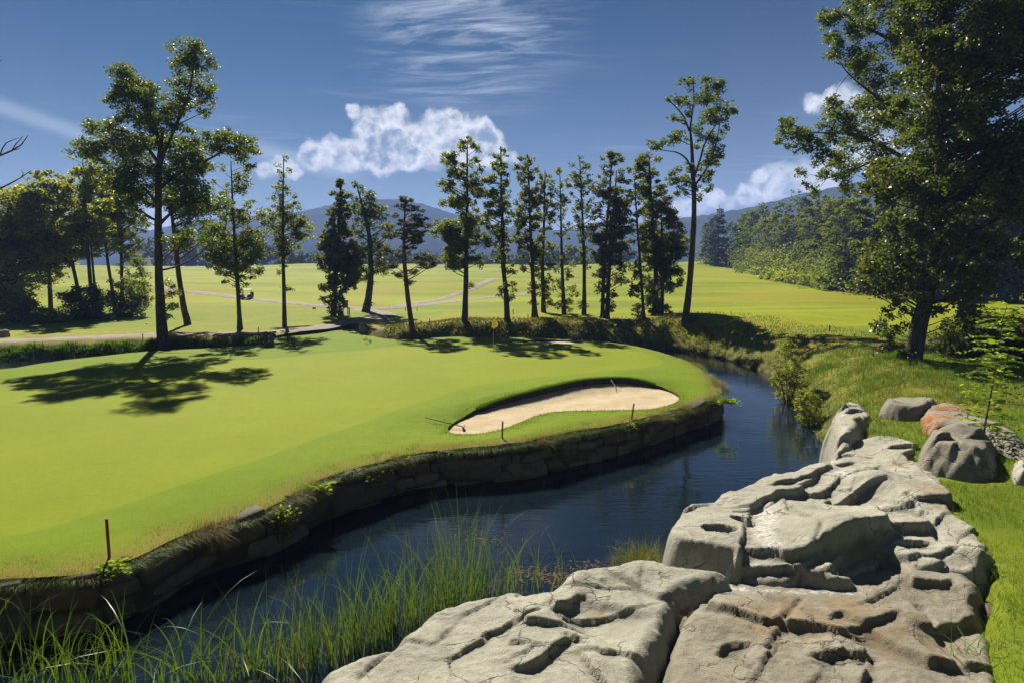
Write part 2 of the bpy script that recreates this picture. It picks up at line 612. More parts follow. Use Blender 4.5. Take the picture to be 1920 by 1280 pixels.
M = {}
def m_ground():
    def extra(g, p, c):
        d = g.attr('dry')
        bk = g.attr('bank')
        nn = g.noise(p, 0.9, 6, 0.65, 0.6)
        far = g.noise(p, 0.035, 5, 0.6, 0.8)
        mb = g.node('ShaderNodeMapping'); g.put(mb.inputs[0], p); mb.inputs['Scale'].default_value = (0.012, 0.07, 1); mb.inputs['Rotation'].default_value = (0, 0, R(7))
        band = g.noise(mb.outputs[0], 1.0, 4, 0.6, 0.4)
        c = g.mix(g.math('MULTIPLY', g.smooth(band, 0.40, 0.58), 0.75), c, (0.190, 0.215, 0.006))
        c = g.mix(g.math('MULTIPLY', g.smooth(far, 0.5, 0.66), 0.65), c, (0.175, 0.150, 0.012))
        c = g.mix(g.math('MULTIPLY', g.attr('lush'), 0.9), c, g.mix(g.smooth(g.noise(p, 0.6, 5, 0.6), .4, .65), (0.045, 0.090, 0.004), (0.085, 0.118, 0.006)))
        c = g.mix(g.math('MULTIPLY', d, g.smooth(nn, 0.34, 0.6)), c, (0.15, 0.125, 0.022))
        bc = g.mix(g.smooth(g.noise(p, 2.2, 6, 0.7), 0.35, 0.7), (0.045, 0.05, 0.012), (0.13, 0.12, 0.03))
        return g.mix(bk, c, bc)
    return turf_material('meadow turf', (0.115, 0.178, 0.0035), (0.160, 0.202, 0.005), (0.135, 0.155, 0.006), 9.0, extra=extra, bump=0.5, bdist=0.05)
M['ground'] = m_ground()
M['green'] = turf_material('mown putting turf', (0.150, 0.192, 0.0050), (0.180, 0.212, 0.006), (0.130, 0.170, 0.004), 34.0, bump=0.14, bdist=0.015)
def fr_extra(g, p, c):
    d = g.attr('dry')
    nn = g.noise(p, 2.3, 6, 0.65, 0.5)
    return g.mix(g.math('MULTIPLY', d, g.smooth(nn, 0.32, 0.55)), c, (0.16, 0.120, 0.028))
M['fringe'] = turf_material('fringe turf', (0.115, 0.172, 0.0045), (0.145, 0.192, 0.006), (0.09, 0.145, 0.004), 22.0, bump=0.5, bdist=0.04, extra=fr_extra)

def m_sand():
    m, g, out = material('bunker sand')
    p = pos(g)
    n = g.noise(p, 1.2, 5, 0.6, 0.4); f = g.noise(p, 18.0, 6, 0.75)
    c = g.mix(g.smooth(n, 0.35, 0.65), (0.34, 0.275, 0.175), (0.41, 0.34, 0.23))
    c = g.mix(g.lin(f, 0.35, 0.7, 0, 0.5), c, (0.22, 0.17, 0.105))
    wv = g.node('ShaderNodeTexWave', bands_direction='DIAGONAL')
    g.put(wv.inputs['Vector'], p)
    for k, v in (('Scale', 2.4), ('Distortion', 3.0), ('Detail', 2.0), ('Detail Scale', 0.6)):
        wv.inputs[k].default_value = v
    foot = g.smooth(g.noise(p, 3.0, 2, 0.5), 0.58, 0.68)
    hh = g.math('ADD', g.math('MULTIPLY', f, 0.7), g.math('SUBTRACT', g.math('MULTIPLY', wv.outputs['Fac'], 0.35), g.math('MULTIPLY', foot, 0.6)))
    principled(g, out, c, 0.95, g.bump(hh, 0.7, 0.05), 0.1)
    return m
M['sand'] = m_sand()
def m_path():
    m, g, out = material('gravel path')
    p = pos(g)
    n = g.noise(p, 0.7, 5, 0.6, 0.4); f = g.noise(p, 22.0, 5, 0.75)
    c = g.mix(g.smooth(n, 0.35, 0.65), (0.19, 0.165, 0.135), (0.25, 0.22, 0.18))
    c = g.mix(g.lin(f, 0.3, 0.7, 0, 0.5), c, (0.12, 0.105, 0.085))
    principled(g, out, c, 0.95, g.bump(f, 0.6, 0.03), 0.1)
    return m
M['path'] = m_path()
def m_water():
    m, g, out = material('pond water')
    p = pos(g)
    mp = g.node('ShaderNodeMapping'); g.put(mp.inputs[0], p)
    mp.inputs['Rotation'].default_value = (0, 0, R(-18)); mp.inputs['Scale'].default_value = (0.55, 1.9, 1)
    a = g.noise(mp.outputs[0], 2.3, 3, 0.5, 0.5)
    b = g.noise(p, 0.45, 3, 0.5, 0.3)
    amp = g.smooth(g.noise(p, 0.16, 2, 0.5), 0.35, 0.65, 0.25, 1.0)
    h = g.math('ADD', g.math('MULTIPLY', g.math('MULTIPLY', a, amp), 0.30), g.math('MULTIPLY', b, 0.35))
    bs = principled(g, out, (0.004, 0.008, 0.013), 0.03, g.bump(h, 0.45, 0.10), 0.9)
    bs.inputs['IOR'].default_value = 1.36
    return m
M['water'] = m_water()
def m_rock(name, c1, c2, c3, stain=0.0, lime=False, lichen=False):
    m, g, out = material(name)
    p = pos(g)
    n1 = g.noise(p, 0.8, 6, 0.62, 0.7); n2 = g.noise(p, 4.5, 8, 0.68, 0.3); n3 = g.noise(p, 38.0, 6, 0.7)
    c = g.mix(g.smooth(n1, 0.36, 0.64), c1, c2)
    c = g.mix(g.math('MULTIPLY', g.smooth(n2, 0.46, 0.72), 0.65), c, c3)
    c = g.mix(g.lin(n3, 0.4, 0.72, 0, 0.55), c, tuple(k * 0.42 for k in c1))
    # colour darkens in cracks and pits (attribute computed from the relief)
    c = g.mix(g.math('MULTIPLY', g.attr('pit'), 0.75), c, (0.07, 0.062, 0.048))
    st = g.math('MULTIPLY', g.attr('stain'), g.smooth(g.noise(p, 1.7, 7, 0.7, 0.6), 0.33, 0.62))
    c = g.mix(g.math('MULTIPLY', st, 0.75), c, (0.165, 0.115, 0.06))
    if lime:
        lm = g.math('MULTIPLY', g.attr('lime'), g.smooth(g.noise(p, 7.0, 9, 0.75, 1.2), 0.45, 0.66))
        c = g.mix(g.math('MULTIPLY', lm, 0.85), c, (0.62, 0.63, 0.66))
    if lichen:
        li = g.math('MULTIPLY', g.attr('lichen'), g.smooth(g.noise(p, 4.5, 8, 0.75, 0.4), 0.44, 0.52))
        c = g.mix(li, c, (0.23, 0.07, 0.012))
    n4 = g.noise(p, 13.0, 8, 0.72, 0.5)
    vo = g.node('ShaderNodeTexVoronoi', feature='DISTANCE_TO_EDGE')
    wv = g.node('ShaderNodeTexNoise'); g.put(wv.inputs['Vector'], p); wv.inputs['Scale'].default_value = 1.8; wv.inputs['Detail'].default_value = 5
    g.put(vo.inputs['Vector'], g.vmath('ADD', p, g.vmath('SCALE', wv.outputs[1], scale=0.9)))
    vo.inputs['Scale'].default_value = 0.9
    hair = g.math('MULTIPLY', g.smooth(vo.outputs[0], 0.0, 0.018, 1.0, 0.0), g.smooth(n1, 0.42, 0.6))
    c = g.mix(g.math('MULTIPLY', hair, 0.7), c, (0.06, 0.055, 0.042))
    c = g.mix(g.math('MULTIPLY', g.smooth(n4, 0.55, 0.72), 0.5), c, (0.10, 0.092, 0.07))
    h = g.math('ADD', g.math('MULTIPLY', n2, 0.5), g.math('MULTIPLY', n3, 0.22))
    h = g.math('ADD', h, g.math('MULTIPLY', n4, 0.5))
    h = g.math('SUBTRACT', h, g.math('MULTIPLY', hair, 0.5))
    rough = 0.88
    if lime:
        rough = g.math('SUBTRACT', 0.88, g.math('MULTIPLY', g.attr('lime'), 0.3))
    principled(g, out, c, rough, g.bump(h, 1.0, 0.06), 0.2)
    return m
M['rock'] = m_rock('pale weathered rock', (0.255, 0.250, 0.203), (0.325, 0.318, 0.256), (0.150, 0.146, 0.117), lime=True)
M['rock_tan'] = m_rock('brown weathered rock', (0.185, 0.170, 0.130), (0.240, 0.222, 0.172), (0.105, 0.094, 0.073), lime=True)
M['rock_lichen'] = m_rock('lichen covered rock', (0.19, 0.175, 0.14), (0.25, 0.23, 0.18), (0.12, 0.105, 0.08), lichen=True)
def m_stone():
    m, g, out = material('wall stone')
    p = pos(g)
    oi = g.node('ShaderNodeObjectInfo').outputs['Random']
    n2 = g.noise(p, 3.2, 8, 0.68, 0.4); n3 = g.noise(p, 26.0, 6, 0.7)
    c = g.ramp(oi, [(0.0, (0.075, 0.06, 0.042)), (0.4, (0.12, 0.10, 0.075)), (0.7, (0.15, 0.128, 0.095)), (1.0, (0.10, 0.072, 0.042))])
    c = g.mix(g.math('MULTIPLY', g.smooth(n2, 0.42, 0.7), 0.8), c, (0.06, 0.062, 0.028))
    c = g.mix(g.lin(n3, 0.35, 0.7, 0, 0.5), c, (0.045, 0.038, 0.028))
    principled(g, out, c, 0.9, g.bump(g.math('ADD', n2, g.math('MULTIPLY', n3, 0.4)), 0.6, 0.04), 0.2)
    return m
M['stone'] = m_stone()
M['soil'] = plain('dark soil', (0.045, 0.036, 0.026), 0.95, 0.1, vary=0.4, scale=3.0, bump=0.5)
def m_bark(name, a, b):
    m, g, out = material(name)
    mp = g.node('ShaderNodeMapping'); g.put(mp.inputs[0], pos(g)); mp.inputs['Scale'].default_value = (5, 5, 0.9)
    n = g.noise(mp.outputs[0], 2.2, 7, 0.7, 0.5)
    principled(g, out, g.mix(g.smooth(n, 0.35, 0.68), a, b), 0.95, g.bump(n, 0.9, 0.06), 0.1)
    return m
M['bark'] = m_bark('bark', (0.035, 0.027, 0.020), (0.115, 0.092, 0.07))
M['bark_pine'] = m_bark('pine bark', (0.06, 0.035, 0.022), (0.17, 0.095, 0.055))
M['bark_dead'] = m_bark('dead grey wood', (0.05, 0.047, 0.045), (0.12, 0.112, 0.105))
LT = ((0.10, 0.13, 0.008), (0.20, 0.23, 0.016))
M['leaf_alder'] = leaf_material('alder leaves', (0.032, 0.050, 0.009), (0.075, 0.105, 0.016), 0.40, LT, 0.42, 0.45)
M['leaf_oak'] = leaf_material('oak leaves', (0.028, 0.046, 0.010), (0.065, 0.095, 0.016), 0.36, ((0.07, 0.11, 0.008), (0.16, 0.20, 0.014)), 0.4, 0.45)
M['leaf_ash'] = leaf_material('ash leaves', (0.030, 0.048, 0.012), (0.062, 0.088, 0.018), 0.36, ((0.07, 0.105, 0.01), (0.13, 0.17, 0.014)), 0.45, 0.4)
M['leaf_lime'] = leaf_material('lime tree leaves', (0.028, 0.042, 0.009), (0.066, 0.086, 0.016), 0.30, ((0.06, 0.082, 0.007), (0.125, 0.150, 0.012)), 0.34, 0.6)
M['leaf_dark'] = leaf_material('dense dark leaves', (0.032, 0.044, 0.010), (0.070, 0.086, 0.016), 0.36, ((0.09, 0.11, 0.008), (0.17, 0.185, 0.012)), 0.45, 0.45)
M['leaf_pine'] = leaf_material('pine needles', (0.030, 0.042, 0.016), (0.060, 0.068, 0.022), 0.22, ((0.06, 0.07, 0.012), (0.10, 0.10, 0.016)), 0.55, 0.3)
M['leaf_spruce'] = leaf_material('spruce needles', (0.022, 0.036, 0.014), (0.048, 0.064, 0.020), 0.18, ((0.05, 0.07, 0.012), (0.08, 0.09, 0.016)), 0.6, 0.25)
M['leaf_wood'] = leaf_material('woodland leaves', (0.040, 0.060, 0.010), (0.095, 0.120, 0.018), 0.36, ((0.10, 0.13, 0.008), (0.17, 0.20, 0.014)), 0.5, 0.35, 0.12)
M['leaf_edge'] = leaf_material('sunny edge leaves', (0.060, 0.072, 0.010), (0.125, 0.138, 0.020), 0.50, ((0.17, 0.195, 0.008), (0.27, 0.285, 0.016)), 0.4, 0.6, 0.3)
M['leaf_shrub'] = leaf_material('shrub leaves', (0.075, 0.100, 0.012), (0.15, 0.175, 0.022), 0.46, ((0.16, 0.20, 0.01), (0.26, 0.29, 0.018)), 0.45, 0.4, 0.9)
M['blade'] = leaf_material('grass blades', (0.032, 0.078, 0.004), (0.072, 0.122, 0.008), 0.36, ((0.042, 0.105, 0.003), (0.090, 0.152, 0.006)), 0.5, 0.3, 0.5)
M['blade_rough'] = leaf_material('rough grass blades', (0.050, 0.060, 0.008), (0.115, 0.100, 0.018), 0.32, ((0.07, 0.085, 0.005), (0.14, 0.125, 0.014)), 0.6, 0.2, 0.35)
M['blade_dry'] = leaf_material('dry grass', (0.15, 0.095, 0.030), (0.30, 0.20, 0.08), 0.30, None, 0.7, 0.2, 2.0)
M['reed'] = leaf_material('reed leaves', (0.020, 0.046, 0.007), (0.062, 0.096, 0.014), 0.34, ((0.034, 0.075, 0.004), (0.095, 0.145, 0.008)), 0.34, 0.5, 2.0)
M['fern'] = leaf_material('fern fronds', (0.06, 0.10, 0.012), (0.12, 0.17, 0.02), 0.45, ((0.14, 0.21, 0.01), (0.24, 0.30, 0.02)), 0.5, 0.3, 2.0)
M['red'] = plain('red stake paint', (0.26, 0.032, 0.018), 0.6, 0.3, vary=0.25)
M['stakewood'] = plain('dark stake wood', (0.06, 0.042, 0.03), 0.8, 0.2, vary=0.3)
M['orange'] = plain('orange stake paint', (0.55, 0.17, 0.03), 0.6, 0.3)
M['white'] = plain('white paint', (0.78, 0.77, 0.74), 0.45, 0.4, vary=0.05)
M['black'] = plain('black plastic', (0.02, 0.02, 0.022), 0.45, 0.4)
M['yellow'] = leaf_material('yellow flag cloth', (0.56, 0.47, 0.006), (0.56, 0.47, 0.006), 0.45, ((0.43, 0.36, 0.005), (0.43, 0.36, 0.005)), 0.8, 0.1)
M['steel'] = plain('pole metal', (0.42, 0.42, 0.42), 0.35, 0.5, 0.6)
M['darkwood'] = plain('weathered timber', (0.085, 0.06, 0.042), 0.85, 0.2, vary=0.35, bump=0.4)
M['paper'] = plain('printed board', (0.20, 0.20, 0.17), 0.6, 0.3, vary=0.3, scale=14)
M['darkblue'] = plain('dark blue paint', (0.02, 0.03, 0.06), 0.25, 0.5)
M['green_metal'] = plain('green metal', (0.02, 0.07, 0.03), 0.5, 0.4)
M['blue_cloth'] = plain('blue plastic sheet', (0.01, 0.02, 0.22), 0.45, 0.4)
# ------------------------------------------------------------------ the lie of the land
WATER_Z = -1.18
def line(px, z=0.0):
    return [tuple(at_z(a, b, z)[:2]) for a, b in px]

# edge of the raised golf green: along the stone wall, round its tip, back along the ditch
WALL_PX = [(0, 1078), (100, 1074), (190, 1062), (258, 1036), (325, 1000), (400, 972), (480, 955), (545, 925), (605, 893), (680, 872), (760, 847),
           (850, 836), (942, 832), (1010, 822), (1080, 806), (1150, 795), (1205, 781), (1262, 762), (1310, 749), (1348, 738)]
TIP_PX = [(1349, 728), (1338, 708), (1320, 692), (1297, 677), (1247, 661), (1200, 650), (1163, 643), (1113, 636.5)]
BACK_PX = [(1050, 634), (980, 632), (870, 631), (813, 633), (777, 636), (729, 635), (700, 629), (682, 618)]
BRIDGE_PX = [(664, 613), (623, 616), (560, 618), (516, 621), (508, 636)]
CREEK_PX = [(500, 650), (443, 653), (365, 658), (260, 662), (182, 668), (78, 679), (0, 694)]
ISLAND = [(-13.5, 9.2), (-16, 8.6)] 
near = line(WALL_PX)
ISLAND = [(-45.0, 38.0), (-45.0, 8.0), (-22.0, 8.2), (-14.5, 9.3)] + near + line(TIP_PX) + line(BACK_PX) + line(BRIDGE_PX) + line(CREEK_PX, -0.25) + [(-36.0, 36.5)]
ISLAND = np.array(ISLAND)
WALL_LINE = resample([(-22.0, 8.2), (-14.5, 9.3)] + near + line(TIP_PX[:4]), 0.25, smooth=2)

# far side of the water: the hole in the land
RB_PX = [(1545, 858), (1513, 806), (1484, 766), (1456, 742), (1437, 701), (1400, 690), (1360, 677), (1316, 666)]
HOLE = ([(-45.0, 30.0), (-45.0, 6.0), (-14.0, 6.6), (-8.5, 7.6), (-4.0, 7.4), (-1.0, 8.0), (2.5, 10.5), (5.0, 13.5), (8.0, 17.0), (10.0, 20.0)] + line(RB_PX, WATER_Z)
        + [(13.0, 51.5), (10.0, 52.8), (5.0, 54.0), (0.0, 54.3), (-5.0, 54.0), (-9.0, 52.5), (-11.8, 52.6)]
        + [(-10.6, 49.5), (-9.0, 46.0), (-14.0, 42.0), (-17.5, 43.0), (-17.6, 46.0)]
        + [tuple(at_y(a, 640, d)[:2]) for a, d in ((495, 48.4), (400, 47.0), (260, 45.9), (160, 44.7), (80, 43.7), (0, 42.6))] + [(-45.0, 40.5)])
HOLE = np.array(HOLE)

ROCKBED = np.array(line([(500, 1420), (575, 1290), (770, 1188), (890, 1146), (1020, 1146), (1065, 1110), (1200, 1094), (1250, 1060), (1272, 1004), (1385, 950), (1490, 906), (1552, 890), (1566, 800), (1590, 788), (1632, 800), (1628, 838),
                         (1680, 872), (1745, 905), (1775, 960), (1805, 1022), (1855, 1080), (1872, 1120), (1872, 1200), (1890, 1420)]))

def base_z(x, y):
    z = 0.30 + 0.026 * np.clip(y - 62, 0, 225) - 0.045 * np.clip(y - 287, 0, 500)
    z = z + 2.6 * np.exp(-(((x - 95) / 55) ** 2 + ((y - 270) / 70) ** 2))
    z = z + 0.75 * sstep(x, 9, 17) * (1 - sstep(y, 48, 80))
    z = z + 0.55 * sstep(y, 50, 56) * (1 - sstep(y, 62, 80)) * sstep(x, -12, -4)
    z = z + 0.012 * np.clip(x - 22, 0, 60) * (1 - sstep(y, 120, 220))
    z = z + sstep(y, 62, 110) * (0.9 * perlin(p3(x, y, 1 / 32.0)) + 1.5 * perlin(p3(x, y, 1 / 75.0, 3.3)))
    # the mound the photographer stands on
    z = np.maximum(z, 3.9 - 0.63 * np.maximum(y, 0.5)) if np.ndim(z) else max(float(z), 3.9 - 0.63 * max(y, 0.5))
    return z

def land_z(x, y):
    x = np.asarray(x, float); y = np.asarray(y, float)
    sh = x.shape
    x, y = x.ravel(), y.ravel()
    z = base_z(x, y)
    nearm = (y < 75) & (x > -60) & (x < 40)
    d = np.full(x.shape, 50.0)
    dd, _, _ = dist_line(HOLE, x[nearm], y[nearm])
    ins = inside(HOLE, x[nearm], y[nearm])
    d[nearm] = np.where(ins, -dd, dd)
    wob = 0.35 * perlin(p3(x, y, 0.8)) + 0.2 * perlin(p3(x, y, 2.1, 5.0))
    w = np.where(x > 8, np.interp(y, [22, 29], [1.8, 5.2]), np.where(y > 48, 2.4, np.where((x < -12) & (y > 30), 2.2, 1.7)))
    t = np.clip((d + wob * np.clip(d + 0.4, 0, 1)) / w, 0, 1)
    prof = 1 - (1 - t) ** 1.7
    top = z + 0.07 * perlin(p3(x, y, 0.5, 2.0)) * sstep(d, 0, 3) * (1 - sstep(y, 60, 90))
    bank = -1.4 + (top + 1.4) * prof
    bed = -1.45 - 0.9 * np.clip(-d / 1.5, 0, 1)
    z = np.where(d > 0, bank, bed)
    nb = (y > 3) & (y < 32) & (x > -8) & (x < 18)
    if nb.any():
        rd, _, _ = dist_line(ROCKBED, x[nb], y[nb])
        rin = inside(ROCKBED, x[nb], y[nb])
        k = sstep(np.where(rin, rd, 0), 0.0, 0.45)
        z[nb] = z[nb] * (1 - k) + np.minimum(z[nb], -1.2) * k
    # the strip that joins the green to the path stays just under the turf
    return z.reshape(sh), d.reshape(sh)

BUNKER_PX = [(838, 801), (842, 793), (868, 776), (905, 761), (950, 750), (1000, 741), (1050, 728), (1090, 720), (1140, 715.5), (1180, 716), (1230, 721),
             (1262, 730), (1277, 740), (1270, 748), (1245, 757), (1205, 763), (1150, 765.5), (1090, 765.5), (1050, 766), (1015, 771), (980, 785), (950, 797), (905, 808), (865, 810), (848, 808)]
BUNKER = resample(line(BUNKER_PX), 0.12, closed=True, smooth=2)
BACKBUNKER = resample(line([(975, 640), (1000, 637.5), (1040, 637), (1080, 640), (1100, 644), (1075, 646), (1020, 645), (985, 643)]), 0.3, closed=True, smooth=2)
GREEN_PX = [(0, 1013), (150, 968), (300, 922), (425, 883), (550, 839), (675, 792), (780, 752), (880, 726), (1000, 707), (1120, 696), (1210, 690), (1247, 681),
            (1235, 669), (1180, 656), (1120, 649.5), (1000, 648.5), (940, 641), (870, 640), (760, 647), (600, 663), (450, 677), (250, 692), (60, 712)]
GREEN = resample([(-30.0, 33.0), (-34.0, 22.0), (-22.0, 11.6)] + line(GREEN_PX), 0.3, closed=True, smooth=2)
ISL = resample(ISLAND, 0.3, closed=True, smooth=1)

def island_z(x, y):
    x = np.asarray(x, float); y = np.asarray(y, float)
    z = 0.10 * perlin(p3(x, y, 1 / 8.0)) + 0.05 * perlin(p3(x, y, 1 / 3.0, 4.0))
    d, _, _ = dist_line(BUNKER, x.ravel(), y.ravel())
    d = d.reshape(x.shape)
    c = at_z(1060, 745, 0)
    farside = sstep(y - (c[1] + (x - c[0]) * 0.62), -1.0, 2.0)
    z = z + 0.22 * np.exp(-(d / 1.6) ** 2) * farside - 0.10 * np.exp(-(d / 1.0) ** 2) * (1 - farside)
    z = z - 0.25 * sstep(-x, 14, 34)
    return z

GRID_STEP = 0.004
def hit(px, py, far=900.0):
    """where the ray through a pixel meets the land or the green"""
    d = ray(px, py)
    t = np.geomspace(3.0, far, 3000)
    P = CAM + d * t[:, None]
    z, _ = land_z(P[:, 0], P[:, 1])
    ii = inside(ISLAND, P[:, 0], P[:, 1])
    z = np.where(ii, np.maximum(z, island_z(P[:, 0], P[:, 1])), z)
    k = np.argmax(P[:, 2] < z)
    if P[k, 2] >= z[k]:
        k = len(t) - 1
    q = P[k].copy()
    q[2] = z[k]
    return q

def build_land():
    def axis(a, b, st, lo, hi, g):
        c = np.arange(a, b + st / 2, st)
        out, s, v = [], st, b
        while v < hi:
            s *= g; v += s; out.append(v)
        pre, s, v = [], st, a
        while v > lo:
            s *= g; v -= s; pre.append(v)
        return np.array(pre[::-1] + list(c) + out)
    xs = axis(-26, 30, 0.36, -2600, 2600, 1.07)
    ys = axis(3, 60, 0.34, -60, 3200, 1.055)
    X, Y = np.meshgrid(xs, ys)
    Z, D = land_z(X, Y)
    Z = Z + 0.02 * perlin(p3(X.ravel(), Y.ravel(), 2.5)).reshape(Z.shape) * (np.abs(X) < 40) * (Y < 70)
    # keep the land under the island turf
    ii = inside(ISLAND, X.ravel(), Y.ravel()).reshape(X.shape)
    Z = np.where(ii, np.minimum(Z, -0.45), Z)
    n, m = X.shape
    i = (np.arange(n - 1)[:, None] * m + np.arange(m - 1)[None]).ravel()
    f = np.stack([i, i + 1, i + m + 1, i + m], -1)
    bank = np.where((D > 0) & (D < 8), 1 - sstep(D, 0.8, np.where(X > 8, 2.2, 3.0)), 0.0) + (D <= 0)
    dry = np.where(D < 20, sstep(D, 0.4, 2) * (1 - sstep(D, 5, 11)), 0) * np.where(X > 6, np.where(Y < 20, 0.25, 0.7), 0.9) + np.where((X > 3) & (Y < 20), 0.0, 0.18)
    me = mesh_np('ground', np.stack([X, Y, Z], -1).reshape(-1, 3), f, M['ground'], True, {'bank': bank.ravel(), 'dry': dry.ravel(), 'lush': (sstep(X, 3.5, 6) * (1 - sstep(Y, 40, 52)) * (1 - sstep(X, 40, 60))).ravel()})
    link('ground', me, kind='structure')
build_land()

def build_island():
    B = [ISL, GREEN, BUNKER, BACKBUNKER]
    pts, edges = [], []
    for poly in B:
        n0 = len(pts)
        pts += [tuple(q) for q in poly]
        k = len(poly)
        edges += [(n0 + i, n0 + (i + 1) % k) for i in range(k)]
    # inner points: dense near the viewer and near the bunker
    def fill(step, x0, x1, y0, y1, keep):
        gx, gy = np.meshgrid(np.arange(x0, x1, step), np.arange(y0, y1, step))
        gx = gx.ravel() + rng.uniform(-.3, .3, gx.size) * step
        gy = gy.ravel() + rng.uniform(-.3, .3, gy.size) * step
        m = inside(ISLAND, gx, gy) & keep(gx, gy)
        gx, gy = gx[m], gy[m]
        ok = np.ones(len(gx), bool)
        for poly in B:
            d, _, _ = dist_line(poly, gx, gy)
            ok &= d > step * 0.45
        return list(zip(gx[ok], gy[ok]))
    bd = lambda x, y: dist_line(BUNKER, x, y)[0]
    pts += fill(0.16, -4, 12, 16, 32, lambda x, y: (bd(x, y) < 1.8) & ~inside(BUNKER, x, y))
    pts += fill(0.22, -4, 12, 16, 32, lambda x, y: inside(BUNKER, x, y))
    pts += fill(0.55, -46, 14, 5, 56, lambda x, y: (bd(x, y) > 1.8) & ~inside(BUNKER, x, y))
    V, E, Fc, *_ = delaunay_2d_cdt([Vector(p) for p in pts], edges, [], 0, 1e-6)
    V = np.array([tuple(v) for v in V])
    Fc = np.array([list(q) for q in Fc if len(q) == 3])
    c = V[Fc].mean(1)
    ii = inside(ISL, c[:, 0], c[:, 1])
    ib = inside(BUNKER, c[:, 0], c[:, 1])
    i2 = inside(BACKBUNKER, c[:, 0], c[:, 1])
    ig = inside(GREEN, c[:, 0], c[:, 1]) & ~ib & ~i2
    Z = island_z(V[:, 0], V[:, 1])
    dI, _, _ = dist_line(ISL, V[:, 0], V[:, 1])
    # turf edge rolls over the wall
    roll = 0.10 * np.exp(-(dI / 0.35) ** 2)
    dG, _, _ = dist_line(GREEN, V[:, 0], V[:, 1])
    inG = inside(GREEN, V[:, 0], V[:, 1])
    rough = np.where(inG, 0.0, 0.03 * sstep(dG, 0.0, 0.5) + 0.025 * perlin(p3(V[:, 0], V[:, 1], 3.0)) * sstep(dG, 0.2, 1.5))
    Zl = Z - roll + rough
    dry = np.clip(1.15 * np.exp(-(dI / 0.42) ** 2), 0, 1)
    def emit(name, mask, mat, z, attrs=None):
        f = Fc[mask]
        used, inv = np.unique(f, return_inverse=True)
        v = np.column_stack([V[used], z[used]])
        a = {k: q[used] for k, q in (attrs or {}).items()}
        link(name, mesh_np(name, v, inv.reshape(-1, 3), mat, True, a), kind='structure')
    emit('putting_green', ii & ig, M['green'], Zl)
    emit('fringe_lawn', ii & ~ig & ~ib & ~i2, M['fringe'], Zl, {'dry': dry})
    # sand: a bowl below the lip, deep at the far side
    dB, _, _ = dist_line(BUNKER, V[:, 0], V[:, 1])
    dB = np.where(inside(BUNKER, V[:, 0], V[:, 1]), dB, 0)
    cc = at_z(1060, 745, 0)
    side = V[:, 1] - (cc[1] + (V[:, 0] - cc[0]) * 0.62)
    lipdrop = 0.06 + 0.20 * sstep(side, -1.2, 1.6)
    s = Z - lipdrop - 0.10 * sstep(dB, 0, 1.2) + 0.025 * perlin(p3(V[:, 0], V[:, 1], 1.6)) + 0.012 * perlin(p3(V[:, 0], V[:, 1], 5.0))
    emit('sand_bunker', ib, M['sand'], s)
    emit('sand_bunker', i2, M['sand'], Z - 0.08)
    # earth lip between turf and sand, and the side of the raised ground
    def skirt(name, poly, ztop, zbot, mat, out=0.0):
        k = len(poly)
        v = np.concatenate([np.column_stack([poly, ztop]), np.column_stack([poly, zbot])])
        i = np.arange(k); j = (i + 1) % k
        link(name, mesh_np(name, v, np.stack([i, j, j + k, i + k], -1), mat, True), kind='structure')
    def z_at(poly):
        zz = island_z(poly[:, 0], poly[:, 1])
        return zz
    skirt('bunker_lip', BUNKER, z_at(BUNKER) + 0.02, z_at(BUNKER) - 0.60, M['soil'])
    skirt('lawn_edge', ISL, z_at(ISL) - 0.10, np.full(len(ISL), -2.2), M['soil'])
build_island()

# the pond and the ditch
def build_water():
    v = [(-60, 2, WATER_Z), (40, 2, WATER_Z), (40, 60, WATER_Z), (-60, 60, WATER_Z)]
    link('water', mesh_np('water', v, [(0, 1, 2, 3)], M['water']), kind='structure')
    v = [(-60, 30, -0.75), (-16, 30, -0.75), (-16, 45.5, -0.75), (-60, 45.5, -0.75)]
    link('creek_water', mesh_np('creek_water', v, [(0, 1, 2, 3)], M['water']), kind='structure')
build_water()

# gravel paths
def strip(px, width, lift=0.05, step=0.7):
    c = np.array([hit(a, b)[:2] for a, b in px])
    c = resample(c, step, smooth=2)
    t = np.gradient(c, axis=0); t /= np.linalg.norm(t, axis=1)[:, None]
    nrm = np.stack([-t[:, 1], t[:, 0]], -1)
    k = 7
    o = np.linspace(-1, 1, k)
    w = width * (1 + 0.12 * perlin(p3(c[:, 0], c[:, 1], 0.35)))
    P = c[:, None] + nrm[:, None] * (o[None, :, None] * w[:, None, None] / 2)
    z, _ = land_z(P[..., 0], P[..., 1])
    z = z + lift * (1 - 0.9 * np.abs(o)[None] ** 4)
    n = len(c)
    i = (np.arange(n - 1)[:, None] * k + np.arange(k - 1)[None]).ravel()
    return np.concatenate([P, z[..., None]], -1).reshape(-1, 3), np.stack([i, i + k, i + k + 1, i + 1], -1)
def build_paths():
    for px, w, lift in (([(-160, 655), (0, 640), (150, 633), (300, 628), (400, 627), (500, 623), (590, 616), (660, 604), (730, 591), (700, 584), (680, 580)], 2.6, 0.07),
                        ([(300, 541), (380, 549), (460, 560), (530, 567), (600, 574), (690, 580), (740, 578), (800, 572), (870, 563), (940, 556), (1010, 550)], 2.6, 0.13),
                        ([(740, 577), (800, 566), (850, 553), (890, 541), (925, 525)], 2.0, 0.15)):
        v, f = strip(px, w, lift)
        link('gravel_path', mesh_np('gravel_path', v, f, M['path'], True), kind='structure')
build_paths()

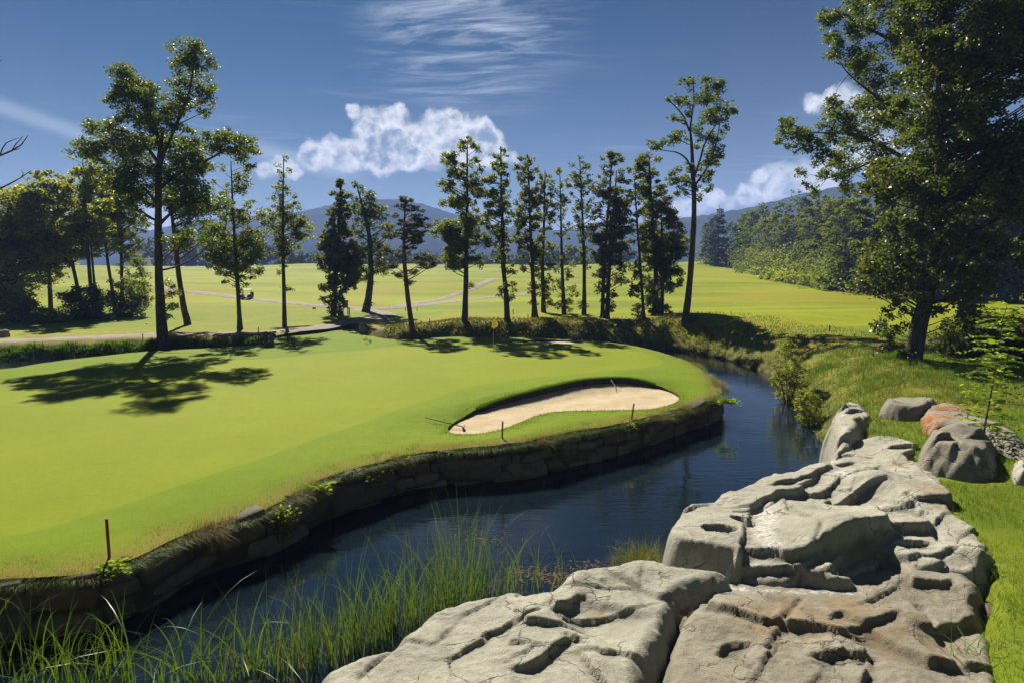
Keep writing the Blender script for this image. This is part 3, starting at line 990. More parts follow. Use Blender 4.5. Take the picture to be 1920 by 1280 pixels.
# wooded mountains
def build_hills():
    crest_px = [(-700, 470), (-300, 455), (0, 452), (150, 450), (260, 438), (330, 420), (420, 408), (490, 404), (560, 399), (610, 386), (650, 376), (700, 372.5), (745, 373), (790, 380), (840, 397),
                (900, 418), (980, 432), (1060, 434), (1150, 428), (1230, 414), (1270, 410), (1330, 404), (1400, 390), (1450, 378), (1500, 364), (1560, 352), (1620, 342), (1760, 320), (2000, 300), (2600, 330)]
    cx = np.array([c[0] for c in crest_px]); cy = np.array([c[1] for c in crest_px])
    px = np.linspace(-650, 2550, 520)
    yc = np.interp(px, cx, np.convolve(np.pad(cy, 1, 'edge'), [.2, .6, .2], 'valid'))
    dist = np.interp(px, [-650, 1050, 1350, 2550], [1650, 1650, 1250, 1000])
    rows = np.concatenate([np.linspace(-0.42, 0, 46), np.linspace(0.02, 0.35, 10)])
    V = np.empty((len(rows), len(px), 3))
    for j in range(len(px)):
        p = at_y(px[j], yc[j], dist[j])
        d2 = p[:2] / dist[j]
        for i, r in enumerate(rows):
            q = d2 * dist[j] * (1 + r)
            u = np.clip(1 - abs(r) / (0.42 if r < 0 else 0.5), 0, 1)
            V[i, j] = (q[0], q[1], -12 + (p[2] + 12) * (u ** 1.15 if r < 0 else u))
    P = V.reshape(-1, 3)
    amp = np.repeat(sstep(np.abs(rows), 0.0, 0.1) * (rows < 0.3), len(px))
    P[:, 2] += amp * 14 * fbm(p3(P[:, 0], P[:, 1], 1 / 170.0), 4) + 2.2 * perlin(p3(P[:, 0], P[:, 1], 1 / 13.0)) + 1.6 * perlin(p3(P[:, 0], P[:, 1], 1 / 6.0, 7.0))
    m = len(px)
    i = (np.arange(len(rows) - 1)[:, None] * m + np.arange(m - 1)[None]).ravel()
    mt, g, out = material('distant wooded slope')
    n = g.noise(pos(g), 0.012, 8, 0.65, 0.3)
    n2 = g.noise(pos(g), 0.09, 4, 0.7)
    c = g.mix(g.smooth(n, 0.4, 0.62), (0.018, 0.027, 0.024), (0.034, 0.046, 0.034))
    c = g.mix(g.lin(n2, 0.35, 0.7, 0, 0.5), c, (0.012, 0.02, 0.012))
    principled(g, out, c, 1.0, None, 0.0)
    link('hills', mesh_np('hills', P, np.stack([i, i + 1, i + m + 1, i + m], -1), mt, True), kind='structure')
build_hills()

# summer haze over the whole valley
def build_haze():
    m, g, out = material('summer haze')
    v = g.node('ShaderNodeVolumePrincipled')
    v.inputs['Color'].default_value = (0.30, 0.47, 1.0, 1)
    v.inputs['Density'].default_value = HAZE
    v.inputs['Anisotropy'].default_value = 0.0
    g.t.links.new(v.outputs[0], out.inputs['Volume'])
    b = MB(); b.box((0, 1000, 118), (5600, 4500, 242))
    o = b.build('haze', m)
    o['kind'] = 'stuff'
HAZE = 0.00034
build_haze()
# ------------------------------------------------------------------ trees
LEAFINESS = 1.9
CLUMPS = 2.3
WIDE = 1.28
def crown_and_branches(clumps, trunks, base, leaf, width, per_r2, flat=0.72, sub=6, nrm_up=0.35, droop=0.0, seed=1, branch_r=1.0, spread=0.55, twigs=3, rise=0.55, maxleaf=62000):
    """clumps (N,4): centre and radius in world space; trunks: list of (points (K,3), radii (K))"""
    r = np.random.default_rng(seed)
    clumps = np.asarray(clumps, float)
    n = len(clumps)
    # branches: from the trunk, a little below, out to each clump
    starts, rad = np.empty((n, 3)), np.empty(n)
    best = np.full(n, 1e9)
    for pts, rr in trunks:
        s = np.linspace(0, 1, 60)
        u = np.linspace(0, 1, len(pts))
        dense = np.stack([np.interp(s, u, pts[:, k]) for k in range(3)], -1)
        dr = np.interp(s, u, rr)
        h = np.linalg.norm(clumps[:, None, :2] - dense[None, :, :2], axis=2)
        dz = clumps[:, None, 2] - dense[None, :, 2]
        cost = h + np.abs(dz - rise * h) * 1.3 + np.where(s < 0.12, 5, 0)[None]
        k = np.argmin(cost, axis=1)
        c = cost[np.arange(n), k]
        m = c < best
        best = np.where(m, c, best)
        starts = np.where(m[:, None], dense[k], starts)
        rad = np.where(m, np.minimum(dr[k] * 0.55, 0.012 + 0.016 * np.linalg.norm(clumps[:, :3] - dense[k], axis=1)) * branch_r, rad)
    ends = clumps[:, :3]
    L = np.linalg.norm(ends - starts, axis=1)[:, None]
    mid = (starts + ends) / 2 + r.normal(size=(n, 3)) * L * 0.06
    mid[:, 2] += -0.08 * L[:, 0] * (rise > 0)
    t = np.linspace(0, 1, 5)[None, :, None]
    path = (1 - t) ** 2 * starts[:, None] + 2 * t * (1 - t) * mid[:, None] + t * t * ends[:, None]
    rr = rad[:, None] * np.linspace(1, 0.3, 5)[None]
    bv, bf = tubes_np(path, rr, 4)
    # twigs and leaf sprays
    sc = np.repeat(clumps, sub, axis=0)
    off = r.normal(size=(len(sc), 3))
    off /= np.linalg.norm(off, axis=1)[:, None]
    off *= (r.uniform(0.25, 1.0, len(sc)) ** 0.6)[:, None] * 0.82
    off[:, 2] *= flat
    subc = sc[:, :3] + off * sc[:, 3:4]
    subr = sc[:, 3] * spread * r.uniform(0.7, 1.25, len(sc))
    if twigs:
        pick = np.arange(len(sc)) % sub < twigs
        a = sc[pick, :3]; b = subc[pick]
        tp = np.stack([a, (a + b) / 2 + r.normal(size=a.shape) * 0.05, b], 1)
        tr = np.repeat(rad, sub)[pick][:, None] * np.array([0.32, 0.22, 0.1])[None]
        tv, tf = tubes_np(tp, np.maximum(tr, 0.006), 3)
        bf = np.concatenate([bf, tf + len(bv)]); bv = np.concatenate([bv, tv])
    cnt = np.maximum(2, (per_r2 * LEAFINESS * subr ** 2 / (leaf * width)).astype(int))
    if cnt.sum() > maxleaf:
        cnt = np.maximum(1, (cnt * (maxleaf / cnt.sum())).astype(int))
    idx = np.repeat(np.arange(len(subc)), cnt)
    o = r.normal(size=(len(idx), 3))
    o /= np.linalg.norm(o, axis=1)[:, None]
    o *= (r.uniform(0, 1, len(idx)) ** 0.55)[:, None]
    o[:, 2] *= flat
    c = subc[idx] + o * subr[idx][:, None]
    dirs = o + r.normal(size=o.shape) * 0.7
    dirs[:, 2] = dirs[:, 2] * (1 - nrm_up) - droop
    lv, lf = leaf_quads(c, leaf, width, nrm_up, droop, dirs, r)
    return (bv - base, bf), (lv - base, lf)

def trunk_mesh(trunks, base, n=9, seed=1):
    V, Fa, k0 = [], [], 0
    for pts, rr in trunks:
        u = np.linspace(0, 1, len(pts)); s = np.linspace(0, 1, max(14, 4 * len(pts)))
        # smooth centre line
        d = np.stack([np.interp(s, u, pts[:, k]) for k in range(3)], -1)
        for _ in range(3):
            d[1:-1] = (d[:-2] + 2 * d[1:-1] + d[2:]) / 4
        r_ = np.interp(s, u, rr)
        v, f = tube_np(d, r_, n)
        low = np.exp(-np.repeat(np.arange(len(s)), n) / 1.3)
        wob = perlin(np.column_stack([v[:, 0] * 2.2, v[:, 1] * 2.2, v[:, 2] * 0.6 + seed]))
        cen = np.repeat(d, n, axis=0)
        v = cen + (v - cen) * (1 + 0.16 * wob + 0.35 * low * (1 + wob))[:, None]
        V.append(v - base); Fa.append(f + k0); k0 += len(v)
    return np.concatenate(V), np.concatenate(Fa)

def plant_tree(name, label, cat, base, trunks, clumps, leafmat, bark='bark', group=None, leaf=0.2, width=0.12, per_r2=3.4, crown_name='crown', **kw):
    base = np.asarray(base, float)
    root = thing(name, label, cat, tuple(base), 0, group)
    seed = kw.get('seed', 1)
    tv, tf = trunk_mesh(trunks, base, seed=seed)
    link('trunk', mesh_np('trunk', tv, tf, M[bark], True), root)
    (bv, bf), (lv, lf) = crown_and_branches(clumps, trunks, base, leaf, width, per_r2, **kw)
    link('branches', mesh_np('branches', bv, bf, M[bark], True), root, kind='stuff')
    link(crown_name, mesh_np(crown_name, lv, lf, M[leafmat]), root, kind='stuff')
    return root

def trunk_px(pts, y, w, dy=0.0):
    """trunk centre line from picture directions at the distance y, with widths in pixels"""
    P = np.array([at_y(a, b, y) for a, b in pts])
    if dy:
        P[:, 1] += np.linspace(0, dy, len(P))
    P[0, 2] -= 0.25
    u = np.linspace(0, 1, len(pts))
    return P, np.interp(u, np.linspace(0, 1, len(w)), w) * 0.40 * y / F_PX

def env_clumps(env, y, n, seed, rel=0.34, depth=0.85, hollow=0.25, rmin=0.35, wide=True):
    """leaf clumps filling the outline env (rows of height, left, right) as a round body"""
    r = np.random.default_rng(seed)
    n = int(n * CLUMPS)
    e = np.array(env, float)
    ys = np.linspace(e[0, 0], e[-1, 0], 200)
    xl = np.interp(ys, e[:, 0], e[:, 1]); xr = np.interp(ys, e[:, 0], e[:, 2])
    w = np.maximum(xr - xl, 3) ** 1.15
    py = r.choice(ys, n, p=w / w.sum()) + r.uniform(-3, 3, n)
    py = np.clip(py, e[0, 0], e[-1, 0])
    a = np.interp(py, e[:, 0], e[:, 1]); b = np.interp(py, e[:, 0], e[:, 2])
    hw = (b - a) / 2 * (WIDE if wide else 1.0)
    rc = np.clip(hw * rel * 0.78 * r.uniform(0.6, 1.45, n), rmin * F_PX / y, None)
    rad = np.sqrt(r.uniform(hollow ** 2, 1, n)); th = r.uniform(0, 2 * math.pi, n)
    room = np.maximum(hw * r.uniform(0.8, 1.12, n) - rc * 0.5, 0.0)
    px = (a + b) / 2 + room * rad * np.cos(th)
    out = np.empty((n, 4))
    for k in range(n):
        dy = room[k] * y / F_PX * rad[k] * math.sin(th[k]) * depth
        # the outline is seen at the trunk's distance: move the clump along depth at its own height
        p = at_y(px[k], py[k], y)
        out[k] = (p[0], p[1] + dy, p[2], rc[k] * y / F_PX)
    return out

def px_clumps(lst, y, seed, depth=0.7, k=1):
    r = np.random.default_rng(seed)
    out = []
    cx = np.mean([q[0] for q in lst])
    for a, b, rad in lst:
        for _ in range(k):
            p = at_y(a + (r.uniform(-.4, .4) * rad if k > 1 else 0), b + (r.uniform(-.4, .4) * rad if k > 1 else 0), y)
            R_ = rad * y / F_PX * 1.2
            out.append((p[0], p[1] + r.uniform(-1, 1) * depth * R_ * 1.6, p[2], R_ * (0.8 if k > 1 else 1)))
    return np.array(out)

def row_tree(name, label, px, env, trunk, n, leafmat, seed, w=(13, 9, 3), leaf=0.178, width=0.108, per=3.5, group=None, cat='tree', extra=None, extra_trunks=(), **kw):
    b = hit(*px)
    y = b[1]
    tr = [trunk_px([px] + trunk, y, w)]
    for pts, ww in extra_trunks:
        tr.append(trunk_px(pts, y, ww))
    c = env_clumps(env, y, n, seed, kw.pop('rel', 0.34), kw.pop('depth', 0.85), kw.pop('hollow', 0.25), kw.pop('rmin', 0.4))
    if extra:
        c = np.concatenate([c, px_clumps(extra, y, seed)])
    return plant_tree(name, label, cat, b, tr, c, leafmat, group=group, leaf=leaf, width=width, per_r2=per, seed=seed, **kw)

ROWG = 'row of tall trees on the bank behind the green'
row_tree('alder_tree', 'tall alder standing first from the flagstick side at the left end of the bank row', (872, 602),
         [(262, 864, 886), (290, 834, 900), (330, 838, 906), (370, 832, 906), (388, 818, 904), (430, 815, 906), (462, 824, 910), (480, 822, 904), (500, 830, 892), (506, 838, 860)],
         [(874, 500), (876, 400), (876, 265)], 46, 'leaf_alder', 21, group=ROWG, extra=[(880, 535, 9), (845, 490, 16), (835, 380, 12), (850, 310, 14)])
row_tree('alder_tree', 'alder with a crooked leaning trunk and leafy shoots around its foot', (951, 602),
         [(272, 928, 950), (300, 914, 958), (340, 908, 963), (400, 905, 965), (450, 914, 962), (480, 920, 956), (500, 934, 965), (540, 932, 972), (572, 945, 962)],
         [(950, 560), (942, 490), (943, 430), (940, 380), (939, 275)], 46, 'leaf_alder', 22, group=ROWG)
row_tree('alder_tree', 'dense alder with a straight trunk, third in the bank row after the crooked one', (1003, 596),
         [(287, 982, 996), (310, 964, 1007), (350, 966, 1010), (400, 958, 1012), (440, 964, 1015), (480, 975, 1015), (540, 985, 1015), (570, 996, 1010)],
         [(1000, 540), (995, 440), (989, 290)], 50, 'leaf_dark', 23, group=ROWG)
row_tree('alder_tree', 'slimmer alder close beside the dense straight one, with a bushy foot', (1019, 586),
         [(317, 1010, 1035), (350, 1004, 1041), (420, 1004, 1043), (480, 1004, 1040), (520, 1009, 1036), (570, 1006, 1040), (584, 1008, 1036)],
         [(1017, 500), (1020, 420), (1022, 320)], 40, 'leaf_alder', 24, w=(10, 7, 2), group=ROWG)
row_tree('alder_tree', 'thin see-through alder with a leafy mound at its base in the middle of the row', (1058, 589),
         [(320, 1040, 1060), (350, 1030, 1071), (420, 1034, 1072), (470, 1038, 1070), (500, 1034, 1072), (540, 1028, 1080), (584, 1034, 1084)],
         [(1054, 508), (1050, 330)], 34, 'leaf_alder', 25, w=(10, 7, 2), group=ROWG, per=2.6)
row_tree('alder_tree', 'pale airy alder with a bare lower trunk between two leafier ones', (1095, 589),
         [(297, 1074, 1101), (330, 1069, 1117), (370, 1072, 1116), (400, 1074, 1117), (440, 1080, 1113), (490, 1086, 1114), (505, 1090, 1110)],
         [(1096, 500), (1092, 400), (1087, 300)], 34, 'leaf_ash', 26, w=(10, 7, 2), group=ROWG, per=2.5, extra=[(1095, 575, 8)])
row_tree('alder_tree', 'twin-trunked bushy alder with foliage reaching nearly to the bank', (1129, 597),
         [(286, 1135, 1168), (320, 1124, 1173), (350, 1114, 1179), (400, 1109, 1181), (450, 1109, 1182), (480, 1114, 1180), (530, 1119, 1170), (560, 1124, 1160), (582, 1130, 1150)],
         [(1132, 500), (1140, 400), (1148, 290)], 70, 'leaf_dark', 27, w=(9, 7, 3), group=ROWG, extra_trunks=[([(1138, 592), (1143, 500), (1156, 320)], (10, 7, 2))])
row_tree('alder_tree', 'sparse alder with a thin bent trunk in front of the densest tree', (1208, 600),
         [(335, 1178, 1208), (400, 1174, 1214), (450, 1178, 1215), (500, 1190, 1214), (545, 1176, 1202), (555, 1180, 1196)],
         [(1205, 560), (1199, 476), (1192, 380), (1190, 335)], 26, 'leaf_alder', 28, w=(8, 6, 2), group=ROWG, per=2.6)
row_tree('alder_tree', 'darkest and densest tree of the row, leafy right down to the ground', (1229, 589),
         [(289, 1194, 1239), (320, 1188, 1240), (360, 1199, 1251), (400, 1204, 1266), (440, 1204, 1277), (480, 1208, 1287), (520, 1204, 1272), (560, 1203, 1267), (586, 1212, 1258)],
         [(1230, 500), (1222, 400), (1217, 295)], 96, 'leaf_dark', 29, group=ROWG, per=3.8, extra_trunks=[([(1241, 589), (1243, 500), (1240, 400)], (9, 7, 2))])

# the tall locust-like tree at the right end of the row
def tall_tree():
    b = hit(1284, 604); y = b[1]
    tr = [trunk_px([(1284, 604), (1290, 560), (1296, 500), (1301, 420), (1302, 375), (1299, 320), (1297, 270), (1293, 240), (1302, 190), (1300, 160)], y, (17, 13, 11, 5, 2)),
          trunk_px([(1300, 330), (1291, 300), (1270, 285), (1245, 283), (1225, 275)], y, (5, 4, 2, 1)),
          trunk_px([(1302, 325), (1313, 300), (1320, 270), (1345, 230), (1365, 200)], y, (6, 4, 3, 1)),
          trunk_px([(1301, 345), (1330, 310), (1343, 270), (1350, 230)], y, (5, 4, 2)),
          trunk_px([(1293, 240), (1280, 215), (1262, 195), (1250, 188)], y, (5, 3, 2))]
    c = px_clumps([(1283, 152, 9), (1292, 165, 13), (1300, 182, 14), (1290, 150, 8), (1322, 152, 13), (1334, 160, 14), (1345, 158, 10), (1330, 178, 17), (1345, 178, 14), (1315, 195, 16), (1335, 200, 18), (1350, 205, 15),
                   (1250, 185, 9), (1262, 192, 11), (1276, 190, 11), (1288, 195, 12), (1258, 222, 9), (1274, 228, 10), (1285, 215, 10), (1372, 192, 9), (1380, 202, 10), (1365, 208, 12), (1376, 212, 8), (1355, 222, 13),
                   (1222, 268, 10), (1236, 268, 13), (1252, 266, 13), (1268, 258, 13), (1280, 262, 12), (1262, 250, 11), (1228, 278, 9), (1308, 235, 15), (1325, 225, 18), (1340, 235, 17), (1355, 242, 12), (1315, 255, 14), (1334, 255, 15), (1350, 260, 11),
                   (1312, 275, 10), (1330, 282, 12), (1345, 280, 12), (1352, 290, 11), (1340, 298, 13), (1325, 305, 13), (1345, 305, 11), (1315, 315, 14), (1330, 320, 14), (1300, 318, 10), (1320, 335, 13), (1308, 350, 12), (1322, 355, 11), (1310, 370, 10), (1290, 312, 8),
                   (1262, 322, 12), (1275, 330, 13), (1284, 345, 13), (1265, 345, 12), (1272, 360, 10), (1256, 335, 9), (1290, 330, 10), (1288, 362, 9)], y, 31)
    return plant_tree('locust_tree', 'tallest tree of the bank row with a long bare trunk and an open spreading top', 'tree', b, tr, c, 'leaf_ash', leaf=0.20, width=0.11, per_r2=3.6, seed=31, sub=5, branch_r=0.8)
tall_tree()

# trees along the path, left of the flag
row_tree('birch_tree', 'slender sparse tree beside the path between the huge tree and the golf cart', (450, 617),
         [(298, 415, 460), (340, 404, 470), (380, 410, 480), (420, 395, 490), (460, 384, 492), (500, 398, 492), (530, 420, 462), (548, 425, 455)],
         [(447, 560), (443, 500), (437, 400), (433, 302)], 42, 'leaf_alder', 41, w=(11, 8, 2), per=2.3, leaf=0.2)
row_tree('birch_tree', 'thin sparse tree on its own beside the path, right of the golf cart', (534, 612),
         [(292, 525, 541), (320, 517, 546), (350, 504, 546), (380, 504, 562), (410, 498, 572), (430, 498, 592), (460, 504, 566), (490, 520, 560), (520, 530, 550), (560, 528, 548)],
         [(531, 500), (530, 400), (532, 295)], 34, 'leaf_alder', 42, w=(9, 7, 2), per=2.3, leaf=0.2)
row_tree('columnar_tree', 'dense dark columnar tree leafy to the ground beside the notice board', (625, 592),
         [(337, 633, 647), (365, 620, 651), (400, 616, 656), (440, 603, 663), (480, 599, 673), (510, 604, 674), (534, 607, 668), (560, 606, 646), (588, 614, 638)],
         [(630, 500), (636, 400), (640, 342)], 120, 'leaf_dark', 43, w=(12, 9, 3), per=4.6, leaf=0.2, rel=0.28)
row_tree('larch_tree', 'feathery leaning tree on the path bend right of the columnar tree', (685, 585),
         [(334, 655, 676), (360, 651, 702), (400, 654, 720), (440, 664, 736), (480, 667, 727), (520, 668, 716), (532, 680, 702)],
         [(697, 520), (692, 430), (680, 390), (667, 340)], 46, 'leaf_ash', 44, w=(17, 9, 2), per=2.4, leaf=0.2, extra=[(694, 570, 8), (712, 505, 18)])
row_tree('pine_tree', 'small dark pine with flat needle tiers at the near edge of the ditch', (777, 634),
         [(370, 748, 776), (390, 740, 786), (420, 742, 798), (450, 750, 797), (470, 752, 790)],
         [(764, 560), (757, 480), (757, 440), (760, 372)], 26, 'leaf_pine', 45, w=(13, 9, 2), per=3.4, leaf=0.2, width=0.05, bark='bark_pine', flat=0.45,
         extra=[(735, 440, 14), (728, 470, 15), (735, 495, 15), (745, 515, 13), (765, 530, 12), (770, 510, 12), (750, 480, 12), (786, 480, 14), (803, 483, 13), (812, 495, 11), (800, 500, 12), (790, 495, 10), (725, 500, 12)], crown_name='crown')

# the big tree on the left, and the leaning stem behind it
def big_left():
    b = hit(307, 650); y = b[1]
    s = 1 / 2.977
    tr = [trunk_px([(307, 651), (302, 600), (298, 520), (297, 430), (297, 340), (299, 290), (305, 250)], y, (27, 20, 17, 15, 12, 8)),
          trunk_px([(298, 300), (318, 260), (335, 225), (352, 185), (362, 140), (366, 90)], y, (10, 8, 6, 4, 2)),
          trunk_px([(300, 270), (288, 225), (265, 190), (240, 155), (225, 135)], y, (9, 7, 5, 3)),
          trunk_px([(299, 345), (335, 325), (370, 308), (400, 295), (425, 280), (455, 272)], y, (8, 6, 4, 2)),
          trunk_px([(298, 300), (265, 262), (230, 245), (190, 240), (160, 232)], y, (7, 5, 3, 1)),
          trunk_px([(298, 415), (325, 395), (355, 380), (390, 378)], y, (7, 5, 2)),
          trunk_px([(297, 380), (270, 350), (235, 330), (190, 300)], y, (7, 5, 2))]
    L = [(1095, 255, 45), (1110, 300, 70), (1060, 330, 75), (1120, 370, 60), (1150, 330, 45), (1040, 400, 60), (1090, 440, 75), (1130, 480, 50), (1010, 480, 55), (1060, 520, 75), (1120, 550, 50), (1000, 570, 65), (1060, 610, 75), (1120, 620, 40), (990, 640, 55),
         (650, 385, 40), (690, 405, 60), (735, 440, 70), (690, 480, 60), (770, 470, 60), (660, 500, 40), (800, 500, 60), (740, 530, 70), (690, 580, 55), (820, 560, 80), (760, 610, 75), (870, 590, 70), (880, 510, 45), (910, 540, 30), (880, 650, 85), (800, 670, 75), (920, 650, 60), (730, 660, 55),
         (480, 690, 30), (520, 700, 38), (560, 705, 40), (600, 715, 48), (650, 735, 60), (540, 740, 30), (690, 700, 55),
         (450, 800, 45), (500, 815, 60), (560, 800, 70), (620, 780, 80), (700, 770, 85), (780, 750, 90), (860, 740, 80), (940, 730, 70), (1000, 720, 55), (1050, 720, 40), (640, 860, 85), (560, 880, 65), (480, 860, 45), (720, 860, 100), (800, 850, 100), (900, 830, 100), (990, 810, 90), (1060, 800, 70), (1040, 870, 80), (960, 900, 100), (1080, 920, 75), (1140, 950, 55), (1110, 880, 50), (700, 940, 90), (620, 940, 60), (780, 980, 100), (900, 980, 80), (1000, 990, 85),
         (1160, 750, 40), (1200, 750, 50), (1220, 810, 65), (1260, 780, 60), (1290, 750, 55), (1320, 800, 65), (1290, 840, 60), (1370, 810, 55), (1395, 830, 50), (1430, 850, 32), (1400, 780, 30), (1400, 930, 32), (1330, 860, 45), (1150, 820, 55),
         (1040, 1040, 90), (1110, 1060, 90), (1160, 1090, 75), (1190, 1130, 60), (1230, 1160, 50), (1080, 1120, 70), (1010, 1090, 70), (950, 1100, 60), (1140, 1160, 55), (680, 1040, 80), (740, 1080, 85), (800, 1060, 80), (640, 1000, 60), (700, 1130, 65), (760, 1150, 55), (820, 1120, 50), (650, 1100, 40), (790, 1200, 40), (860, 1060, 60),
         (1080, 1350, 70), (1130, 1350, 60), (1180, 1330, 55), (1000, 1360, 50), (1040, 1300, 60), (1210, 1300, 40), (940, 1330, 40), (960, 1640, 40), (985, 1700, 40), (945, 1590, 35), (960, 1770, 25)]
    c = px_clumps([(a * s, q * s, r_ * s) for a, q, r_ in L], y, 51, depth=0.9)
    return plant_tree('oak_tree', 'largest tree, dark and spreading with a forked top, at the far edge of the green', 'tree', b, tr, c, 'leaf_oak', leaf=0.175, width=0.11, per_r2=3.5, seed=51, sub=8, spread=0.48)
big_left()
row_tree('alder_tree', 'leaning trunk with a thin crown half hidden behind the largest tree', (352, 609),
         [(330, 300, 350), (360, 300, 380), (420, 325, 400), (450, 335, 405)], [(338, 540), (328, 450), (322, 400), (318, 335)], 26, 'leaf_oak', 52, w=(14, 10, 3), per=2.6)

# the wood at the left edge
def wood_left():
    G = None
    row_tree('alder_tree', 'woodland tree with a leaning bare trunk in the wood left of the huge tree', (156, 590),
             [(322, 60, 100), (350, 50, 140), (400, 45, 165), (450, 60, 170), (480, 80, 160)], [(146, 540), (130, 470), (116, 420), (95, 330)], 44, 'leaf_edge', 61, leaf=0.25, width=0.15, w=(9, 7, 2), per=3.6)
    row_tree('alder_tree', 'tallest tree of the wood left of the huge tree, thin upright trunk', (176, 592),
             [(284, 138, 165), (320, 125, 190), (360, 130, 205), (420, 130, 210), (470, 140, 205)], [(170, 540), (164, 460), (160, 400), (155, 300)], 44, 'leaf_edge', 62, leaf=0.25, width=0.15, w=(9, 7, 2), per=2.9, extra_trunks=[([(183, 592), (174, 500), (168, 430)], (8, 5, 2))])
    row_tree('alder_tree', 'woodland tree with a bent trunk, third in the wood left of the huge tree', (215, 580),
             [(322, 180, 215), (360, 165, 235), (420, 170, 245), (470, 175, 240)], [(210, 540), (200, 480), (195, 420), (190, 350)], 40, 'leaf_edge', 63, leaf=0.25, width=0.15, w=(8, 6, 2), per=2.7)
    row_tree('alder_tree', 'woodland tree nearest the huge trunk, slim and see-through', (229, 578),
             [(330, 205, 245), (370, 195, 262), (420, 200, 272), (460, 215, 262), (500, 225, 255)], [(228, 500), (226, 420), (222, 345)], 36, 'leaf_alder', 64, w=(8, 6, 2), per=2.5)
    row_tree('alder_tree', 'broad leafy tree at the picture edge behind the bare dead branches', (25, 588),
             [(352, -20, 30), (380, -60, 75), (430, -70, 95), (490, -70, 95), (540, -60, 70), (565, -40, 50)], [(25, 500), (20, 420), (10, 360)], 110, 'leaf_edge', 65, leaf=0.25, width=0.15, w=(12, 9, 3), per=2.4, flat=0.5)
    row_tree('alder_tree', 'rounded tree in the wood between the edge tree and the leaning trunk', (95, 586),
             [(335, 40, 75), (370, 30, 110), (430, 45, 135), (490, 60, 135), (520, 70, 120)], [(92, 500), (80, 420), (60, 345)], 80, 'leaf_edge', 66, leaf=0.25, width=0.15, w=(9, 7, 2), per=2.4, flat=0.5)
wood_left()

def bush(name, label, px, env, n, mat, seed, leaf=0.14, width=0.09, per=3.6, cat='bush', group=None, rel=0.34, **kw):
    b = hit(*px); y = b[1]
    e = np.array(env, float)
    stems = []
    r = np.random.default_rng(seed)
    for k in range(5):
        t = at_y(np.interp(0.5, [0, 1], [e[0, 1], e[0, 2]]) + r.uniform(-.35, .35) * (e[:, 2] - e[:, 1]).max(), e[0, 0] + 0.35 * (px[1] - e[0, 0]), y)
        t[1] += r.uniform(-.5, .5)
        p0 = np.array(b) + np.array([r.uniform(-.15, .15), r.uniform(-.1, .1), -0.15])
        stems.append((np.stack([p0, (p0 + t) / 2 + r.normal(size=3) * 0.08, t]), np.array([0.035, 0.025, 0.008]) * (1 + (y > 45))))
    c = env_clumps(env, y, n, seed, rel, rmin=0.18, hollow=0.1, wide=False)
    root = thing(name, label, cat, tuple(b), 0, group)
    tv, tf = trunk_mesh(stems, np.array(b), 6)
    link('stems', mesh_np('stems', tv, tf, M['bark'], True), root, kind='stuff')
    (bv, bf), (lv, lf) = crown_and_branches(c, stems, np.array(b), leaf, width, per, seed=seed, sub=5, **kw)
    link('branches', mesh_np('branches', bv, bf, M['bark'], True), root, kind='stuff')
    link('foliage', mesh_np('foliage', lv, lf, M[mat]), root, kind='stuff')
    return root
bush('shrub', 'dark leafy shrub under the tree at the wood edge by the path end', (35, 606), [(535, -30, 45), (560, -45, 68), (590, -45, 68), (604, -30, 60)], 50, 'leaf_edge', 71, 0.2, 0.13, per=1.8)
bush('shrub', 'low pale green shrub on the grass in front of the wood', (80, 606), [(580, 60, 105), (595, 50, 125), (604, 55, 120)], 18, 'leaf_shrub', 72, 0.2, 0.1)
bush('shrub', 'deep dark shrub among the thin trunks of the wood', (165, 598), [(540, 120, 200), (565, 112, 215), (590, 115, 215), (597, 120, 210)], 40, 'leaf_alder', 73, 0.2, 0.13, per=2.0)
bush('shrub', 'dark rounded shrub beside the huge trunk at the end of the wood', (245, 594), [(515, 225, 262), (540, 205, 282), (565, 205, 285), (585, 210, 282), (593, 215, 275)], 40, 'leaf_alder', 74, 0.2, 0.13, per=2.2)
bush('shrub', 'pale see-through shrub at the far side of the wood by the field edge', (255, 570), [(470, 230, 275), (500, 225, 285), (540, 230, 288), (565, 235, 280)], 30, 'leaf_wood', 75, 0.24, 0.15, per=2.6)
bush('shrub', 'small rounded shrub at the foot of the tree row beside the thin bent trunk', (1197, 596), [(568, 1185, 1210), (580, 1178, 1215), (592, 1182, 1214)], 16, 'leaf_alder', 76, 0.16, 0.1, per=3)

